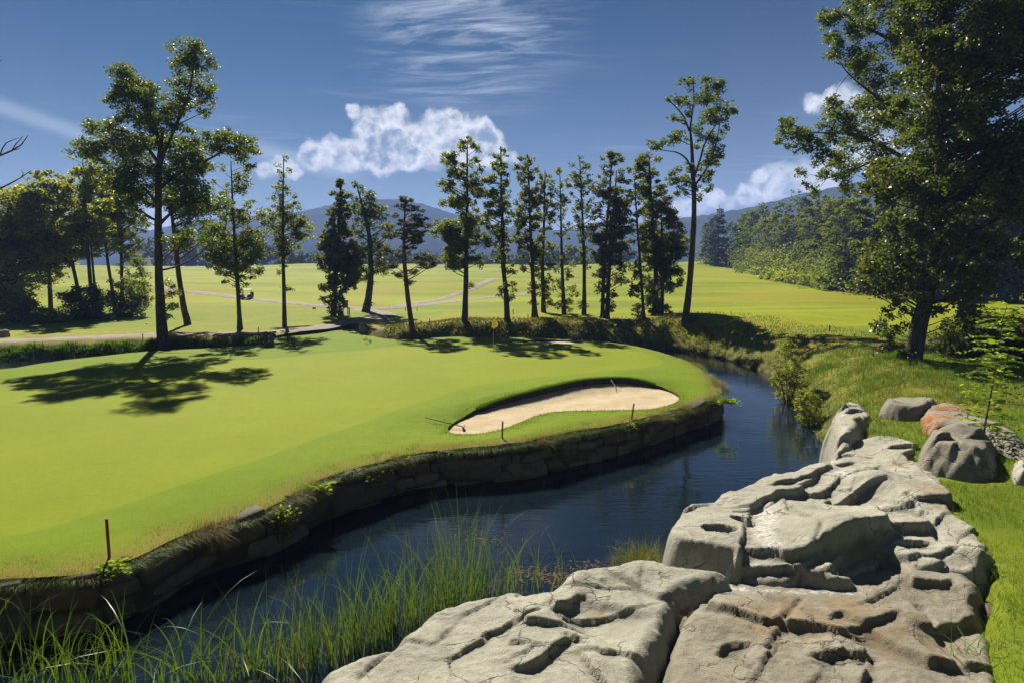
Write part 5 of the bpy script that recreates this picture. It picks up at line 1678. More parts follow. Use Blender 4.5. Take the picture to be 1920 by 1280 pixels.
def build_rocks():
    rock('boulder', 'broad smooth pale slab in the front of the rock bank beside the reeds', 
         [(470, 1470), (575, 1285), (640, 1258), (705, 1215), (765, 1182), (830, 1147), (885, 1134), (960, 1130), (1015, 1136), (1035, 1112), (1065, 1096), (1100, 1099), (1150, 1084), (1200, 1080), (1250, 1086), (1320, 1104), (1400, 1124), (1422, 1134), (1380, 1160), (1320, 1180), (1290, 1210), (1270, 1260), (1240, 1470)],
         -0.30, 0.032, 2.0, top=0.34, edge=0.6, tilt=(0.05, -0.03), amp=0.8, relief=0.14, strata=0.15,
         ledges=[([(1425, 1133), (1340, 1160), (1290, 1182), (1243, 1218), (1236, 1330)], 0.36, 0.08, 0.8), ([(1085, 1140), (1070, 1160), (1048, 1172), (1030, 1178)], 0.30, 0.05, 0.35), ([(1120, 1222), (1060, 1218), (1020, 1250), (990, 1270), (930, 1275)], 0.22, 0.06, 0.5), ([(1290, 1165), (1215, 1140), (1175, 1112), (1130, 1095)], 0.14, 0.10, 0.5)],
         cracks=[([(905, 1218), (960, 1206), (1000, 1186), (1012, 1180)], 0.10, 0.022), ([(760, 1205), (690, 1270), (672, 1285)], 0.09, 0.03), ([(935, 1132), (930, 1150), (890, 1165), (900, 1185), (945, 1225)], 0.02, 0.02), ([(930, 1148), (980, 1165), (1020, 1165)], 0.015, 0.018), ([(1060, 1215), (1100, 1235)], 0.06, 0.03), ([(1170, 1110), (1210, 1160), (1240, 1200)], 0.03, 0.03)],
         dents=[(1275, 1150, 0.45, 0.30, 0.12)], bumps=[(1060, 1110, .3, .25, .14), (1010, 1180, .6, .4, .05), (1200, 1095, .5, .35, .10)],
         stain=[(1275, 1152, .3, .2), (1120, 1170, .25, .2)])
    rock('boulder', 'largest jagged rock of the bank with deep hollows and white lime streaks',
         [(1222, 1032), (1235, 1012), (1262, 992), (1310, 964), (1380, 936), (1440, 908), (1490, 893), (1545, 882), (1580, 850), (1640, 838), (1700, 855), (1770, 890), (1790, 930), (1808, 975), (1835, 1015), (1880, 1060), (1900, 1105), (1880, 1128), (1800, 1125), (1740, 1118), (1650, 1128), (1560, 1132), (1480, 1130), (1400, 1120), (1330, 1095), (1262, 1085), (1238, 1070)],
         -0.1, 0.034, 5.0, top=0.22, edge=0.45, tilt=(0.0, 0.0), amp=1.0, relief=0.18, strata=0.19,
         ledges=[([(1680, 932), (1655, 930), (1600, 930), (1565, 950), (1535, 965)], 0.50, 0.10, 0.55), ([(1665, 1035), (1612, 1048), (1565, 1075), (1550, 1108)], 0.36, 0.08, 0.6), ([(1752, 1120), (1700, 1080), (1660, 1050), (1625, 1048)], 0.28, 0.08, 0.5), ([(1548, 1108), (1510, 1095), (1450, 1088), (1380, 1085), (1340, 1082)], 0.26, 0.06, 0.45),
                 ([(1735, 870), (1690, 868), (1655, 872)], 0.26, 0.05, 0.5), ([(1540, 900), (1500, 930), (1460, 938), (1420, 945)], 0.22, 0.06, 0.4), ([(1890, 1118), (1830, 1100), (1780, 1105), (1730, 1090)], 0.3, 0.08, 0.5), ([(1745, 1040), (1700, 1042), (1670, 1048)], .22, .05, .3), ([(1615, 885), (1590, 880), (1560, 888)], .16, .05, .3)],
         cracks=[([(1590, 905), (1640, 900), (1700, 920)], 0.08, 0.04), ([(1480, 960), (1440, 980), (1380, 985)], 0.10, 0.04), ([(1700, 960), (1740, 1000), (1760, 1040)], 0.10, 0.05), ([(1500, 1010), (1540, 1040), (1530, 1070)], .06, .04)],
         dents=[(1348, 1036, 0.34, 0.30, 0.55), (1392, 1010, 0.30, 0.34, 0.50)],
         bumps=[(1250, 1045, .35, .5, .12), (1490, 985, .5, .5, .16), (1560, 1040, .6, .6, .18), (1640, 925, .5, .6, .22), (1820, 1070, .6, .5, .12), (1700, 880, .5, .6, .1)],
         stain=[(1780, 980, .5, 1.6), (1690, 1110, .7, .3), (1700, 900, .5, .5)],
         lime=[([(1570, 900), (1585, 912)], .22), ([(1432, 975), (1440, 1010), (1425, 1040), (1450, 1070)], 0.28), ([(1350, 1080), (1420, 1085)], .10), ([(1740, 1085), (1790, 1108)], .12), ([(1565, 880), (1580, 885)], .2)])
    rock('boulder', 'brown stained low rock along the bottom of the bank below the lime streaks',
         [(1180, 1470), (1215, 1250), (1260, 1180), (1300, 1120), (1400, 1095), (1480, 1100), (1560, 1098), (1650, 1095), (1740, 1095), (1810, 1105), (1855, 1140), (1895, 1240), (1960, 1470)],
         -0.42, 0.034, 8.0, 'rock_tan', top=0.34, edge=0.5, tilt=(0.03, -0.02), amp=0.9, relief=0.14, strata=0.18,
         ledges=[([(1700, 1190), (1640, 1200), (1600, 1215), (1560, 1230)], .2, .08, .5), ([(1830, 1170), (1790, 1200), (1740, 1215), (1690, 1212)], .3, .1, .5), ([(1660, 1270), (1600, 1262), (1540, 1262), (1500, 1275)], .25, .08, .5), ([(1420, 1250), (1370, 1240), (1330, 1262)], .2, .06, .4)],
         cracks=[([(1500, 1160), (1470, 1200), (1440, 1260)], .08, .04), ([(1720, 1160), (1760, 1230), (1800, 1280)], .1, .05)],
         dents=[], bumps=[(1700, 1200, .5, .4, .14), (1350, 1200, .4, .4, .12)],
         stain=[(1560, 1190, 1.8, .8), (1700, 1230, 1.0, .8), (1420, 1200, .6, .8)], lime=[([(1270, 1100), (1330, 1112), (1430, 1140), (1500, 1142), (1570, 1142), (1620, 1136)], .16)])
    rock('boulder', 'upright grey rock standing at the water edge at the far end of the bank',
         [(1549, 885), (1546, 850), (1547, 810), (1553, 780), (1572, 768), (1600, 764), (1625, 775), (1648, 792), (1656, 800), (1632, 812), (1632, 835), (1622, 852), (1600, 866), (1580, 880)],
         0.15, 0.04, 11.0, top=0.32, edge=0.55, tilt=(-0.02, 0.03), amp=1.0, relief=0.16, strata=0.14,
         ledges=[([(1640, 785), (1600, 780), (1575, 790)], .2, .06, .4), ([(1625, 830), (1600, 826), (1590, 845)], .18, .06, .3), ([(1560, 830), (1566, 850), (1558, 875)], .25, .05, .3)], dents=[(1605, 775, .4, .4, .12)], bumps=[(1605, 828, .35, .4, .12), (1575, 775, .4, .5, .12)])
    rock('boulder', 'long low grey rock lying in the grass behind the upright one',
         [(1645, 782), (1652, 764), (1680, 762), (1740, 764), (1770, 770), (1764, 782), (1725, 792), (1680, 790)],
         0.62, 0.045, 14.0, 'rock_tan', top=0.26, edge=0.45, foot=0.0, amp=0.8, relief=0.10, strata=0.12, bumps=[(1662, 768, .35, .4, .16)])
    rock('boulder', 'sloping rock covered in rusty orange lichen behind the angular one',
         [(1712, 792), (1725, 775), (1750, 762), (1790, 768), (1850, 790), (1920, 825), (1960, 850), (1940, 880), (1860, 850), (1780, 820), (1735, 815)],
         0.66, 0.045, 17.0, 'rock_lichen', top=0.26, edge=0.6, foot=0.0, amp=0.8, relief=0.10, strata=0.08, lichen=[(1745, 790, .9, .9), (1775, 775, .9, .5), (1735, 800, .5, .5)])
    rock('boulder', 'dark angular boulder with a sharp crest beside the young rowan',
         [(1716, 858), (1724, 842), (1760, 836), (1820, 842), (1868, 856), (1888, 868), (1882, 886), (1845, 898), (1785, 890), (1735, 874)],
         0.50, 0.035, 19.0, 'rock_tan', top=0.42, edge=0.5, foot=0.0, tilt=(-0.06, 0.10), amp=0.9, relief=0.08, strata=0.20,
         bumps=[(1795, 838, .4, .35, .16)])
    rock('boulder', 'small pale stone in the grass right of the dark angular boulder',
         [(1880, 890), (1895, 872), (1925, 868), (1945, 885), (1930, 902), (1895, 900)], 0.62, 0.035, 23.0, 'rock', top=0.28, edge=0.4, foot=0.2, amp=0.5, relief=0.06, strata=0.05)
build_rocks()

# ------------------------------------------------------------------ grass, reeds and small plants
def rough_grass():
    r = np.random.default_rng(14)
    # right bank and lawn between rocks and trees
    V, Fa, k0 = [], [], 0
    def scatter(n, x0, x1, y0, y1, keep, h, w, lean, zf=None, seg=1):
        nonlocal k0
        x = r.uniform(x0, x1, n); y = r.uniform(y0, y1, n)
        dens = np.clip((14.0 / np.maximum(y, 6)) ** 1.5, 0, 1)
        ok = r.random(n) < dens
        x, y = x[ok], y[ok]
        z, d = land_z(x, y)
        m = keep(x, y, d) & ((fbm(p3(x, y, 0.7, 3.0), 3) + r.normal(size=len(x)) * .5) > -0.55)
        x, y, z = x[m], y[m], z[m]
        b = np.column_stack([x, y, z - 0.01])
        far = np.clip(y / 16, 0.75, 3.0)
        clump = 0.65 + 0.8 * sstep(fbm(p3(x, y, 0.55, 8.0), 3), -0.3, 0.7)
        v, f = blades(b, h * clump * np.sqrt(far), w * far, lean, r)
        V.append(v); Fa.append(f + k0); k0 += len(v)
    scatter(380000, 3.5, 24, 6.0, 36, lambda x, y, d: (d > 0.25) & ((x > 11.0) | (y < 22)) & (x / y > 0.46), 0.17, 0.011, 0.7)
    scatter(60000, 7, 26, 28, 60, lambda x, y, d: (d > 0.1) & (d < 9), 0.13, 0.016, 0.6)
    scatter(500000, -44, -16, 40, 52, lambda x, y, d: (d > 0.05) & (d < 1.5), 0.17, 0.03, 0.6)
    link('meadow_grass', mesh_np('meadow_grass', np.concatenate(V), np.concatenate(Fa), M['blade']), kind='stuff', label='long bright grass on the right bank around the rocks')
    # rough on the ditch banks
    V, Fa, k0 = [], [], 0
    scatter(700000, -40, 16, 38, 60, lambda x, y, d: (d > 0.0) & (d < 4.6) & (x > -11) & (y > 47), 0.15, 0.03, 0.8)
    scatter(50000, 7, 20, 20, 52, lambda x, y, d: (d > 0.0) & (d < 5.0) & (x > 8), 0.24, 0.018, 0.7)
    link('rough_grass', mesh_np('rough_grass', np.concatenate(V), np.concatenate(Fa), M['blade_rough']), kind='stuff', label='tangled yellowish rough grass on the banks of the ditch')
rough_grass()

def fringe_grass():
    r = np.random.default_rng(15)
    n = 420000
    x = r.uniform(-14, 12, n); y = r.uniform(8.5, 40, n)
    m = inside(ISL, x, y) & ~inside(BUNKER, x, y) & ~inside(GREEN, x, y)
    x, y = x[m], y[m]
    dG, _, _ = dist_line(GREEN, x, y); dB, _, _ = dist_line(BUNKER, x, y); dI, _, _ = dist_line(ISL, x, y)
    m = (dG > 0.5) & (r.random(len(x)) < np.clip((20 / y) ** 1.3, 0.15, 1))
    x, y, dB, dI, dG = x[m], y[m], dB[m], dI[m], dG[m]
    z = island_z(x, y) - 0.10 * np.exp(-(dI / .35) ** 2)
    h = 0.055 + 0.07 * np.exp(-(dB / .45) ** 2) + 0.05 * np.exp(-(dI / .4) ** 2)
    v, f = blades(np.column_stack([x, y, z - 0.005]), h * sstep(dG, .3, 1.3), 0.012 * np.clip(y / 16, .8, 2), 0.7, r)
    link('fringe_grass', mesh_np('fringe_grass', v, f, M['blade']), kind='stuff', label='short tufty grass of the fringe round the bunker')
    # dry grass hanging over the stones, and over the bunker lip
    s = np.concatenate([[0], np.cumsum(np.linalg.norm(np.diff(WALL_LINE, axis=0), axis=1))])
    n = 130000
    t = r.uniform(4, s[-1], n)
    p = np.column_stack([np.interp(t, s, WALL_LINE[:, 0]), np.interp(t, s, WALL_LINE[:, 1])])
    q = np.column_stack([np.interp(t + .2, s, WALL_LINE[:, 0]), np.interp(t + .2, s, WALL_LINE[:, 1])]) - p
    q /= np.linalg.norm(q, axis=1)[:, None] + 1e-9
    nn = np.column_stack([q[:, 1], -q[:, 0], np.zeros(n)])
    ofs = r.normal(size=n) * 0.13 - 0.04
    patch = fbm(p3(p[:, 0], p[:, 1], 0.55, 6.0), 3)
    keep = (patch + r.normal(size=n) * .45) > -0.35
    b = np.column_stack([p + nn[:, :2] * ofs[:, None], island_z(p[:, 0], p[:, 1]) - 0.08 - 0.05 * (ofs > 0)])[keep]
    nn = nn[keep]; patch = patch[keep]
    far = np.clip(b[:, 1] / 14, .8, 2)
    L = (0.13 + 0.24 * sstep(patch, -.2, .8)) 
    v, f = blades(b, L, 0.010 * far, 1.15, r, lean_dir=nn)
    v = v.reshape(-1, 3, 3)
    v[:, 2, 2] -= (L * r.uniform(0.2, 1.5, len(L)))
    split = (patch + r.normal(size=len(patch)) * .5) > 0.35
    link('dry_grass', mesh_np('dry_grass', v[split].reshape(-1, 3), np.arange(split.sum() * 3).reshape(-1, 3), M['blade_dry']), kind='stuff', label='dry straw coloured grass hanging over the top of the stone wall')
    link('edge_grass', mesh_np('edge_grass', v[~split].reshape(-1, 3), np.arange((~split).sum() * 3).reshape(-1, 3), M['blade']), kind='stuff', label='green grass hanging over the top of the stone wall')
    # turf hanging over the far lip of the bunker
    n = 30000
    B = BUNKER; k = r.integers(0, len(B), n)
    t = r.random(n)[:, None]
    p = B[k] * (1 - t) + B[(k + 1) % len(B)] * t
    q = B[(k + 1) % len(B)] - B[k]; q /= np.linalg.norm(q, axis=1)[:, None] + 1e-9
    inn = np.column_stack([q[:, 1], -q[:, 0]])
    if inside(B, p[:1, 0] + inn[:1, 0] * .1, p[:1, 1] + inn[:1, 1] * .1)[0] == False:
        inn = -inn
    o = r.normal(size=n) * .05 - .04
    b = np.column_stack([p + inn * o[:, None], island_z(p[:, 0], p[:, 1]) + 0.02])
    cc = at_z(1060, 745, 0)
    far_ = (p[:, 1] - (cc[1] + (p[:, 0] - cc[0]) * 0.62)) > 0.15
    b, inn = b[far_], inn[far_]
    v, f = blades(b, 0.07 + 0.06 * r.random(len(b)), 0.016, 0.9, r, lean_dir=np.column_stack([inn, np.zeros(len(b))]))
    link('lip_grass', mesh_np('lip_grass', v, f, M['blade']), kind='stuff', label='ragged grass hanging over the bunker lip')
fringe_grass()

def reeds():
    r = np.random.default_rng(16)
    def clump(px_list, n, h, spread):
        out = []
        for (a, b), k in zip(px_list, n):
            c = at_z(a, b, WATER_Z)
            out.append(np.column_stack([r.normal(c[0], spread, k), r.normal(c[1], spread * .8, k), np.full(k, WATER_Z - 0.1)]))
        return np.concatenate(out)
    main = [(430, 1270), (500, 1262), (560, 1250), (620, 1235), (680, 1215), (740, 1190), (800, 1165), (850, 1150), (900, 1135), (820, 1140), (760, 1170), (700, 1195), (940, 1120), (880, 1115), (985, 1118), (1040, 1105), (640, 1200), (580, 1220)]
    n = [45, 60, 70, 75, 75, 70, 75, 75, 60, 45, 45, 45, 45, 40, 22, 14, 30, 30]
    b = clump(main, n, 1.4, 0.33)
    b = b[r.random(len(b)) < .95]
    tall = 1.5 + 0.7 * np.exp(-((b[:, 0] + 1.2) / 1.3) ** 2)
    v, f = blades(b, tall * r.uniform(.5, 1.2, len(b)), 0.013, 0.36, r, 0.5, segs=6)
    b2 = clump([(60, 1290), (120, 1310), (10, 1240), (180, 1300), (240, 1310), (300, 1310), (360, 1300), (-60, 1250), (80, 1330), (160, 1345)], [60, 55, 60, 45, 34, 30, 40, 50, 50, 40], 1.6, 0.4)
    b2 = b2[r.random(len(b2)) < .55]
    v2, f2 = blades(b2, 1.75 * r.uniform(.5, 1.2, len(b2)), 0.019, 0.55, r, 0.6, segs=6)
    b3 = clump([(300, 1280), (360, 1290), (420, 1285)], [10, 12, 14], 1.5, 0.4)
    v3, f3 = blades(b3, 1.7, 0.022, 1.0, r, 0.3, segs=7)
    link('reeds', mesh_np('reeds', np.concatenate([v, v2]), np.concatenate([f, f2 + len(v)]), M['reed'], True), kind='stuff', label='tall thin green reeds standing in the shallow water before the slab')
    b4 = b[r.random(len(b)) < .16] + np.array([0, 0, 0.02])
    v4, f4 = blades(b4, 1.1 * r.uniform(.4, 1.2, len(b4)), 0.011, 0.8, r, 0.4, segs=4)
    link('dead_reeds', mesh_np('dead_reeds', v4, f4, M['blade_dry'], True), kind='stuff', label='brown dead stems bent among the green reeds')
    link('arching_reeds', mesh_np('arching_reeds', v3, f3, M['reed'], True), kind='stuff', label='long arching reed leaves bending over the water')
reeds()

def tuft(name, label, px, zpix, h, n, spread, mats=(('blade', .6), ('blade_dry', .4)), w=0.009, lean=0.8, z=None):
    r = np.random.default_rng(int(px[0]))
    c = at_z(px[0], px[1], zpix)
    root = thing(name, label, 'plant', (c[0], c[1], zpix))
    for m, share in mats:
        k = int(n * share)
        b = np.column_stack([r.normal(0, spread, k), r.normal(0, spread * .7, k), np.full(k, -0.03)])
        v, f = blades(b, h, w, lean, r, 0.4, segs=3)
        link('blades', mesh_np('blades', v, f, M[m], True), root, kind='stuff')
    return root
tuft('grass_clump', 'clump of yellow green grass in the water against the jagged rock', (1205, 1082), -1.25, 0.85, 900, 0.26, lean=0.75, w=0.011)
for i, (a, b, z, h, lab) in enumerate([(1275, 1150, -0.1, 0.16, 'little dry grass tuft in the hollow of the pale slab'), (1700, 1150, -0.2, 0.28, 'dry grass wisps under the ledge of the brown rock'), (1345, 1235, -0.25, 0.22, 'straw wisp stuck to the foot of the pale slab'), (1560, 1190, -0.3, 0.16, 'flattened straw on the brown stained rock'),
                                       (1115, 1165, -.1, .08, 'tiny dry leaves caught on top of the pale slab')]):
    tuft('dry_tuft', lab, (a, b), z, h, 60, 0.10, (('blade_dry', 1.0),), 0.008, 1.2)
tuft('grass_clump', 'few tall grass stems growing beside the brown rock near the dark gap', (1835, 1250), -0.2, 0.95, 26, 0.22, (('blade', 1.0),), 0.016, 0.7)

def frond(mb_v, mb_f, k0, root, d, L, leaf, pairs, droop, r):
    """one feathered leaf: midrib with leaflets either side"""
    d = np.array(d, float); d /= np.linalg.norm(d)
    side = np.cross(d, [0, 0, 1]); side /= np.linalg.norm(side) + 1e-9
    t = np.linspace(0, 1, pairs + 1)
    mid = root + d * (L * t)[:, None] - np.array([0, 0, 1.0]) * (droop * L * t ** 2)[:, None]
    rib, rf = tube_np(mid, np.linspace(0.004, 0.0015, pairs + 1), 3)
    V = [rib]; Fq = [rf]; k = len(rib)
    for i in range(1, pairs + 1):
        sc = leaf * (0.55 + 0.6 * math.sin(math.pi * (0.15 + 0.8 * t[i]))) 
        dirs = [side, -side] + ([d] if i == pairs else [])
        for s_ in dirs:
            q = s_ * 0.85 + d * 0.45 + np.array([0, 0, r.uniform(-.35, .15)]); q /= np.linalg.norm(q)
            w_ = np.cross(q, r.normal(size=3) * .75 + np.array([0, -.5, 0.6])); w_ /= np.linalg.norm(w_) + 1e-9
            a = mid[i]
            V.append(np.array([a, a + q * sc * .5 + w_ * sc * .17 + [0, 0, .004], a + q * sc, a + q * sc * .5 - w_ * sc * .17 + [0, 0, .004]]))
            Fq.append(np.array([[k, k + 1, k + 2, k + 3]])); k += 4
    return np.concatenate(V), np.concatenate(Fq)
def rowan():
    r = np.random.default_rng(18)
    b = hit(1842, 832); y = b[1]
    P = np.array([at_y(a, q, y) for a, q in [(1842, 834), (1848, 790), (1858, 740), (1866, 690), (1872, 650), (1880, 600), (1888, 575)]])
    root = thing('young_rowan', 'young rowan sapling with feathered leaves standing alone beside the angular boulder', 'tree', tuple(b))
    v, f = tube_np(P - b, np.array([.028, .024, .02, .017, .013, .009, .005]), 7)
    link('stem', mesh_np('stem', v, f, M['bark'], True), root)
    u = np.linspace(0, 1, len(P))
    rel = P - b
    k = 0
    for h in np.concatenate([np.linspace(0.10, 0.62, 48), np.linspace(0.62, 1.0, 26)]):
        k += 1
        p = np.array([np.interp(h, u, rel[:, i]) for i in range(3)])
        a = k * 2.4 + r.uniform(-.4, .4)
        d = np.array([math.cos(a), math.sin(a), r.uniform(.05, .4)])
        L = r.uniform(.5, .95) * (1.15 - .35 * h)
        v, f = frond(None, None, 0, p, d, L, 0.19, 7, .25, r)
        link('leaf', mesh_np('leaf', v, f, M['fern'], False), root)
    return root
rowan()
def fern(name, label, px, z, n, L, seed, cat='fern'):
    r = np.random.default_rng(seed)
    c = at_z(px[0], px[1], z)
    root = thing(name, label, cat, tuple(c))
    for k in range(n):
        a = r.uniform(-2.6, -0.5) if k % 3 else r.uniform(0, 6.28)
        d = (math.cos(a), math.sin(a), r.uniform(.1, .8))
        v, f = frond(None, None, 0, np.array([0, 0, 0.02]) + r.normal(size=3) * .04, d, L * r.uniform(.7, 1.2), L * .27, 11, .45, r)
        link('frond', mesh_np('frond', v, f, M['fern']), root)
fern('fern', 'fern growing over the wall below the nearest red stake', (212, 1066), -0.18, 16, 0.42, 31)
fern('fern', 'fern sprouting from the wall top above the ivy-like plants', (598, 915), -0.12, 9, 0.5, 32)
fern('fern', 'fern at the tip of the wall where the channel turns', (1362, 752), -0.15, 16, 0.6, 33)
def wall_plant(label, px, z, size, seed, n=10):
    r = np.random.default_rng(seed)
    c = at_z(px[0], px[1], z)
    # move it to the face of the wall at its own height
    d, _, al = dist_line(WALL_LINE, np.array([c[0]]), np.array([c[1]]), closed=False)
    s = np.concatenate([[0], np.cumsum(np.linalg.norm(np.diff(WALL_LINE, axis=0), axis=1))])
    p = np.array([np.interp(al[0], s, WALL_LINE[:, 0]), np.interp(al[0], s, WALL_LINE[:, 1])])
    q = np.array([np.interp(al[0] + .2, s, WALL_LINE[:, 0]), np.interp(al[0] + .2, s, WALL_LINE[:, 1])]) - p
    q /= np.linalg.norm(q); nn = np.array([q[1], -q[0], 0])
    c = np.array([p[0], p[1], z]) + nn * 0.16
    root = thing('wall_plant', label, 'plant', tuple(c))
    V, F1, k0 = [], [], 0
    S = []
    for k in range(n):
        e = nn * r.uniform(.1, .7) + np.array([q[0], q[1], 0]) * r.normal() * .6 + np.array([0, 0, r.uniform(-.5, .8)])
        e *= size
        path = np.array([np.zeros(3), e * .5 + [0, 0, .05 * size], e])
        v, f = tube_np(path, [.006, .004, .002], 3)
        S.append((v, f))
        m = 12
        tt = r.uniform(.3, 1, m)
        cc = e[None] * tt[:, None] + r.normal(size=(m, 3)) * size * .12
        v, f = leaf_quads(cc, 0.085, 0.065, .5, r=r)
        V.append(v); F1.append(f + k0); k0 += len(v)
    sv, sf, k0 = [], [], 0
    for v, f in S:
        sv.append(v); sf.append(f + k0); k0 += len(v)
    link('stems', mesh_np('stems', np.concatenate(sv), np.concatenate(sf), M['leaf_shrub']), root, kind='stuff')
    link('leaves', mesh_np('leaves', np.concatenate(V), np.concatenate(F1), M['leaf_shrub']), root, kind='stuff')
for i, (lab, px, z, s) in enumerate([('bright leafy plant spilling down the wall left of the bunker', (705, 905), -0.5, 0.42), ('leafy bramble at the wall top above the darkest stones', (515, 965), -0.35, 0.5), ('broad-leaved plant low on the wall near the water', (570, 1000), -0.75, 0.42),
        ('small nettle on the grey slab of the wall nearest the reeds', (362, 1030), -0.45, 0.16), ('tiny nettle right of the other one on the grey slab', (425, 1035), -0.5, 0.18), ('sprig on the wall under the stake beside the bunker', (1180, 800), -0.2, 0.36),
        ('weed in a joint of the wall near its rounded tip', (1350, 780), -0.5, 0.22), ('weed halfway along the wall below the bunker', (1228, 815), -0.5, 0.2), ('grassy plant hanging from the wall by the biggest block', (1050, 850), -0.5, 0.4), ('small sprigs on the wall top right of the bright plant', (760, 868), -0.25, 0.26)]):
    wall_plant(lab, px, z, s, 500 + i, 16 if s > .35 else 7)
# ------------------------------------------------------------------ things of the golf course
def stake(label, px, hpx, mat, w=0.05, group=None, lean=0.0, name='stake'):
    b = hit(*px)
    dist = np.linalg.norm(b - CAM)
    h = hpx * dist / F_PX * 1.04
    m = MB()
    ww = max(w, 0.8 * dist / F_PX)
    m.box((0, 0, h / 2 - 0.06), (ww, ww, h + 0.12), rz=0.3, bev=0.012, tilt=(0, lean))
    o = m.build(name, M[mat], None, loc=tuple(b), label=label, category='stake', group=group)
    return o
RG = 'red stakes along the water'
for lab, px, h, ln in (('nearest red stake, standing on the turf above the ferns and reeds', (205, 1043), 58, 0), ('red stake left of the bunker tip at the wall edge', (942, 822), 32, 0.03), ('leaning red stake on the fringe before the wide end of the bunker', (1186, 783), 26, 0.14),
                       ('red stake at the back of the green where the channel bends', (1297, 679), 15, 0), ('red stake on the grassy right bank beside the huge tree', (1637, 668), 16, 0)):
    stake(lab, px, h, 'red', group=RG, lean=ln)
for lab, px, h, mat in (('wooden stake beside the stone headwall at the path', (485, 631), 15, 'stakewood'), ('black stake alone on the bright lawn strip right of the headwall', (553, 648), 15, 'stakewood'), ('short orange stake between the path and the huge tree', (268, 636), 9, 'orange'),
                        ('dark stake atop the ditch bank between the small pine and the first alder', (806, 609), 11, 'stakewood'), ('dark stake at the ditch edge left of the small pine', (729, 636), 11, 'stakewood'), ('tiny stake by the path fork, left one', (760, 583), 7, 'stakewood'),
                        ('tiny stake by the path fork, right one', (782, 583), 7, 'stakewood'), ('thin stake in the field between the first two alders', (962, 590), 9, 'stakewood'), ('dark stake right before the third alder on the bank', (990, 599), 10, 'stakewood'),
                        ('dark stake low on the rough bank right of the flagstick', (957, 630), 9, 'stakewood'), ('dark stake in the tree shade on the lawn beyond the right bank', (1555, 622), 11, 'stakewood'), ('thin stake in the shade right of the tallest tree', (1406, 616), 9, 'stakewood')):
    stake(lab, px, h, mat, 0.06, group='dark stakes of the course')

def flagstick():
    b = hit(925, 660)
    root = thing('flagstick', 'thin pin with a limp yellow flag standing in the hole on the green', 'flag', tuple(b))
    m = MB(); m.tube([(0, 0, -0.1), (0, 0, 1.0), (0, 0, 2.16)], [0.016, 0.015, 0.012], 8)
    m.build('pole', M['steel'], root, True)
    m = MB(); m.tube([(0, 0, -.11), (0, 0, 0.004)], [0.058, 0.058], 14)
    m.build('cup', M['black'], root)
    # limp cloth: folds falling from the top
    nu, nv = 9, 12
    v = []
    for j in range(nv):
        t = j / (nv - 1)
        for i in range(nu):
            u = i / (nu - 1)
            x = (0.0 + 0.40 * u * (0.62 + 0.38 * math.sin(2.8 * t))) - 0.12 * t - 0.08 * t * t * u
            y = 0.05 * math.sin(7 * u + 3 * t) * u
            z = 2.15 - 0.52 * t - 0.14 * u * (1 - 0.4 * t)
            v.append((x, y, z))
    v = np.array(v)
    f = [(j * nu + i, j * nu + i + 1, (j + 1) * nu + i + 1, (j + 1) * nu + i) for j in range(nv - 1) for i in range(nu - 1)]
    back = v + np.array([0, 0.006, 0])
    f2 = [tuple(q + len(v) for q in reversed(a)) for a in f]
    fl = link('flag', mesh_np('flag', np.concatenate([v, back]), np.array(f + f2), M['yellow'], True), root)
    m = MB()
    for a, c in (((0.09, -0.035, 1.88), (0.15, -0.05, 1.80)), ((0.15, -0.05, 1.80), (0.10, -0.035, 1.75)), ((0.12, -0.045, 1.70), (0.15, -0.05, 1.67))):
        m.tube([a, c], [0.014, 0.014], 5)
    m.build('mark', M['black'], fl)
flagstick()

def rake(label, head, tip, hw, mats, teeth=True, ang=0.0):
    h, t = np.array(head), np.array(tip)
    root = thing('bunker_rake', label, 'rake', tuple(h))
    m = MB(); m.tube([(0, 0, 0.05), (t - h) * .5 + [0, 0, .02], t - h], [0.017, 0.017, 0.016], 7)
    m.build('handle', M[mats[0]], root, True)
    m = MB(); m.box((0, 0, 0.05), (hw, 0.07, 0.05), rz=ang, bev=0.01)
    for k in range(10):
        o = (k / 9 - .5) * hw * .94
        m.box((o * math.cos(ang), o * math.sin(ang), 0.0), (0.014, 0.02, 0.09), rz=ang)
    m.build('head', M[mats[1]], root)
def sand_at(px, py):
    p = at_z(px, py, -0.35)
    return p
hp_ = sand_at(1158, 732.5); hp_[2] = -0.33
rake('white-handled rake with a black head leaning on the bunker lip', hp_, at_z(1146, 712, 0.22), 0.42, ('white', 'black'), ang=0.05)
hp_ = at_z(869, 803, -0.15); hp_[2] = -0.13
rake('dark rake lying across the narrow end of the bunker', hp_, at_z(797, 782, 0.10), 0.34, ('stakewood', 'black'), ang=1.5)

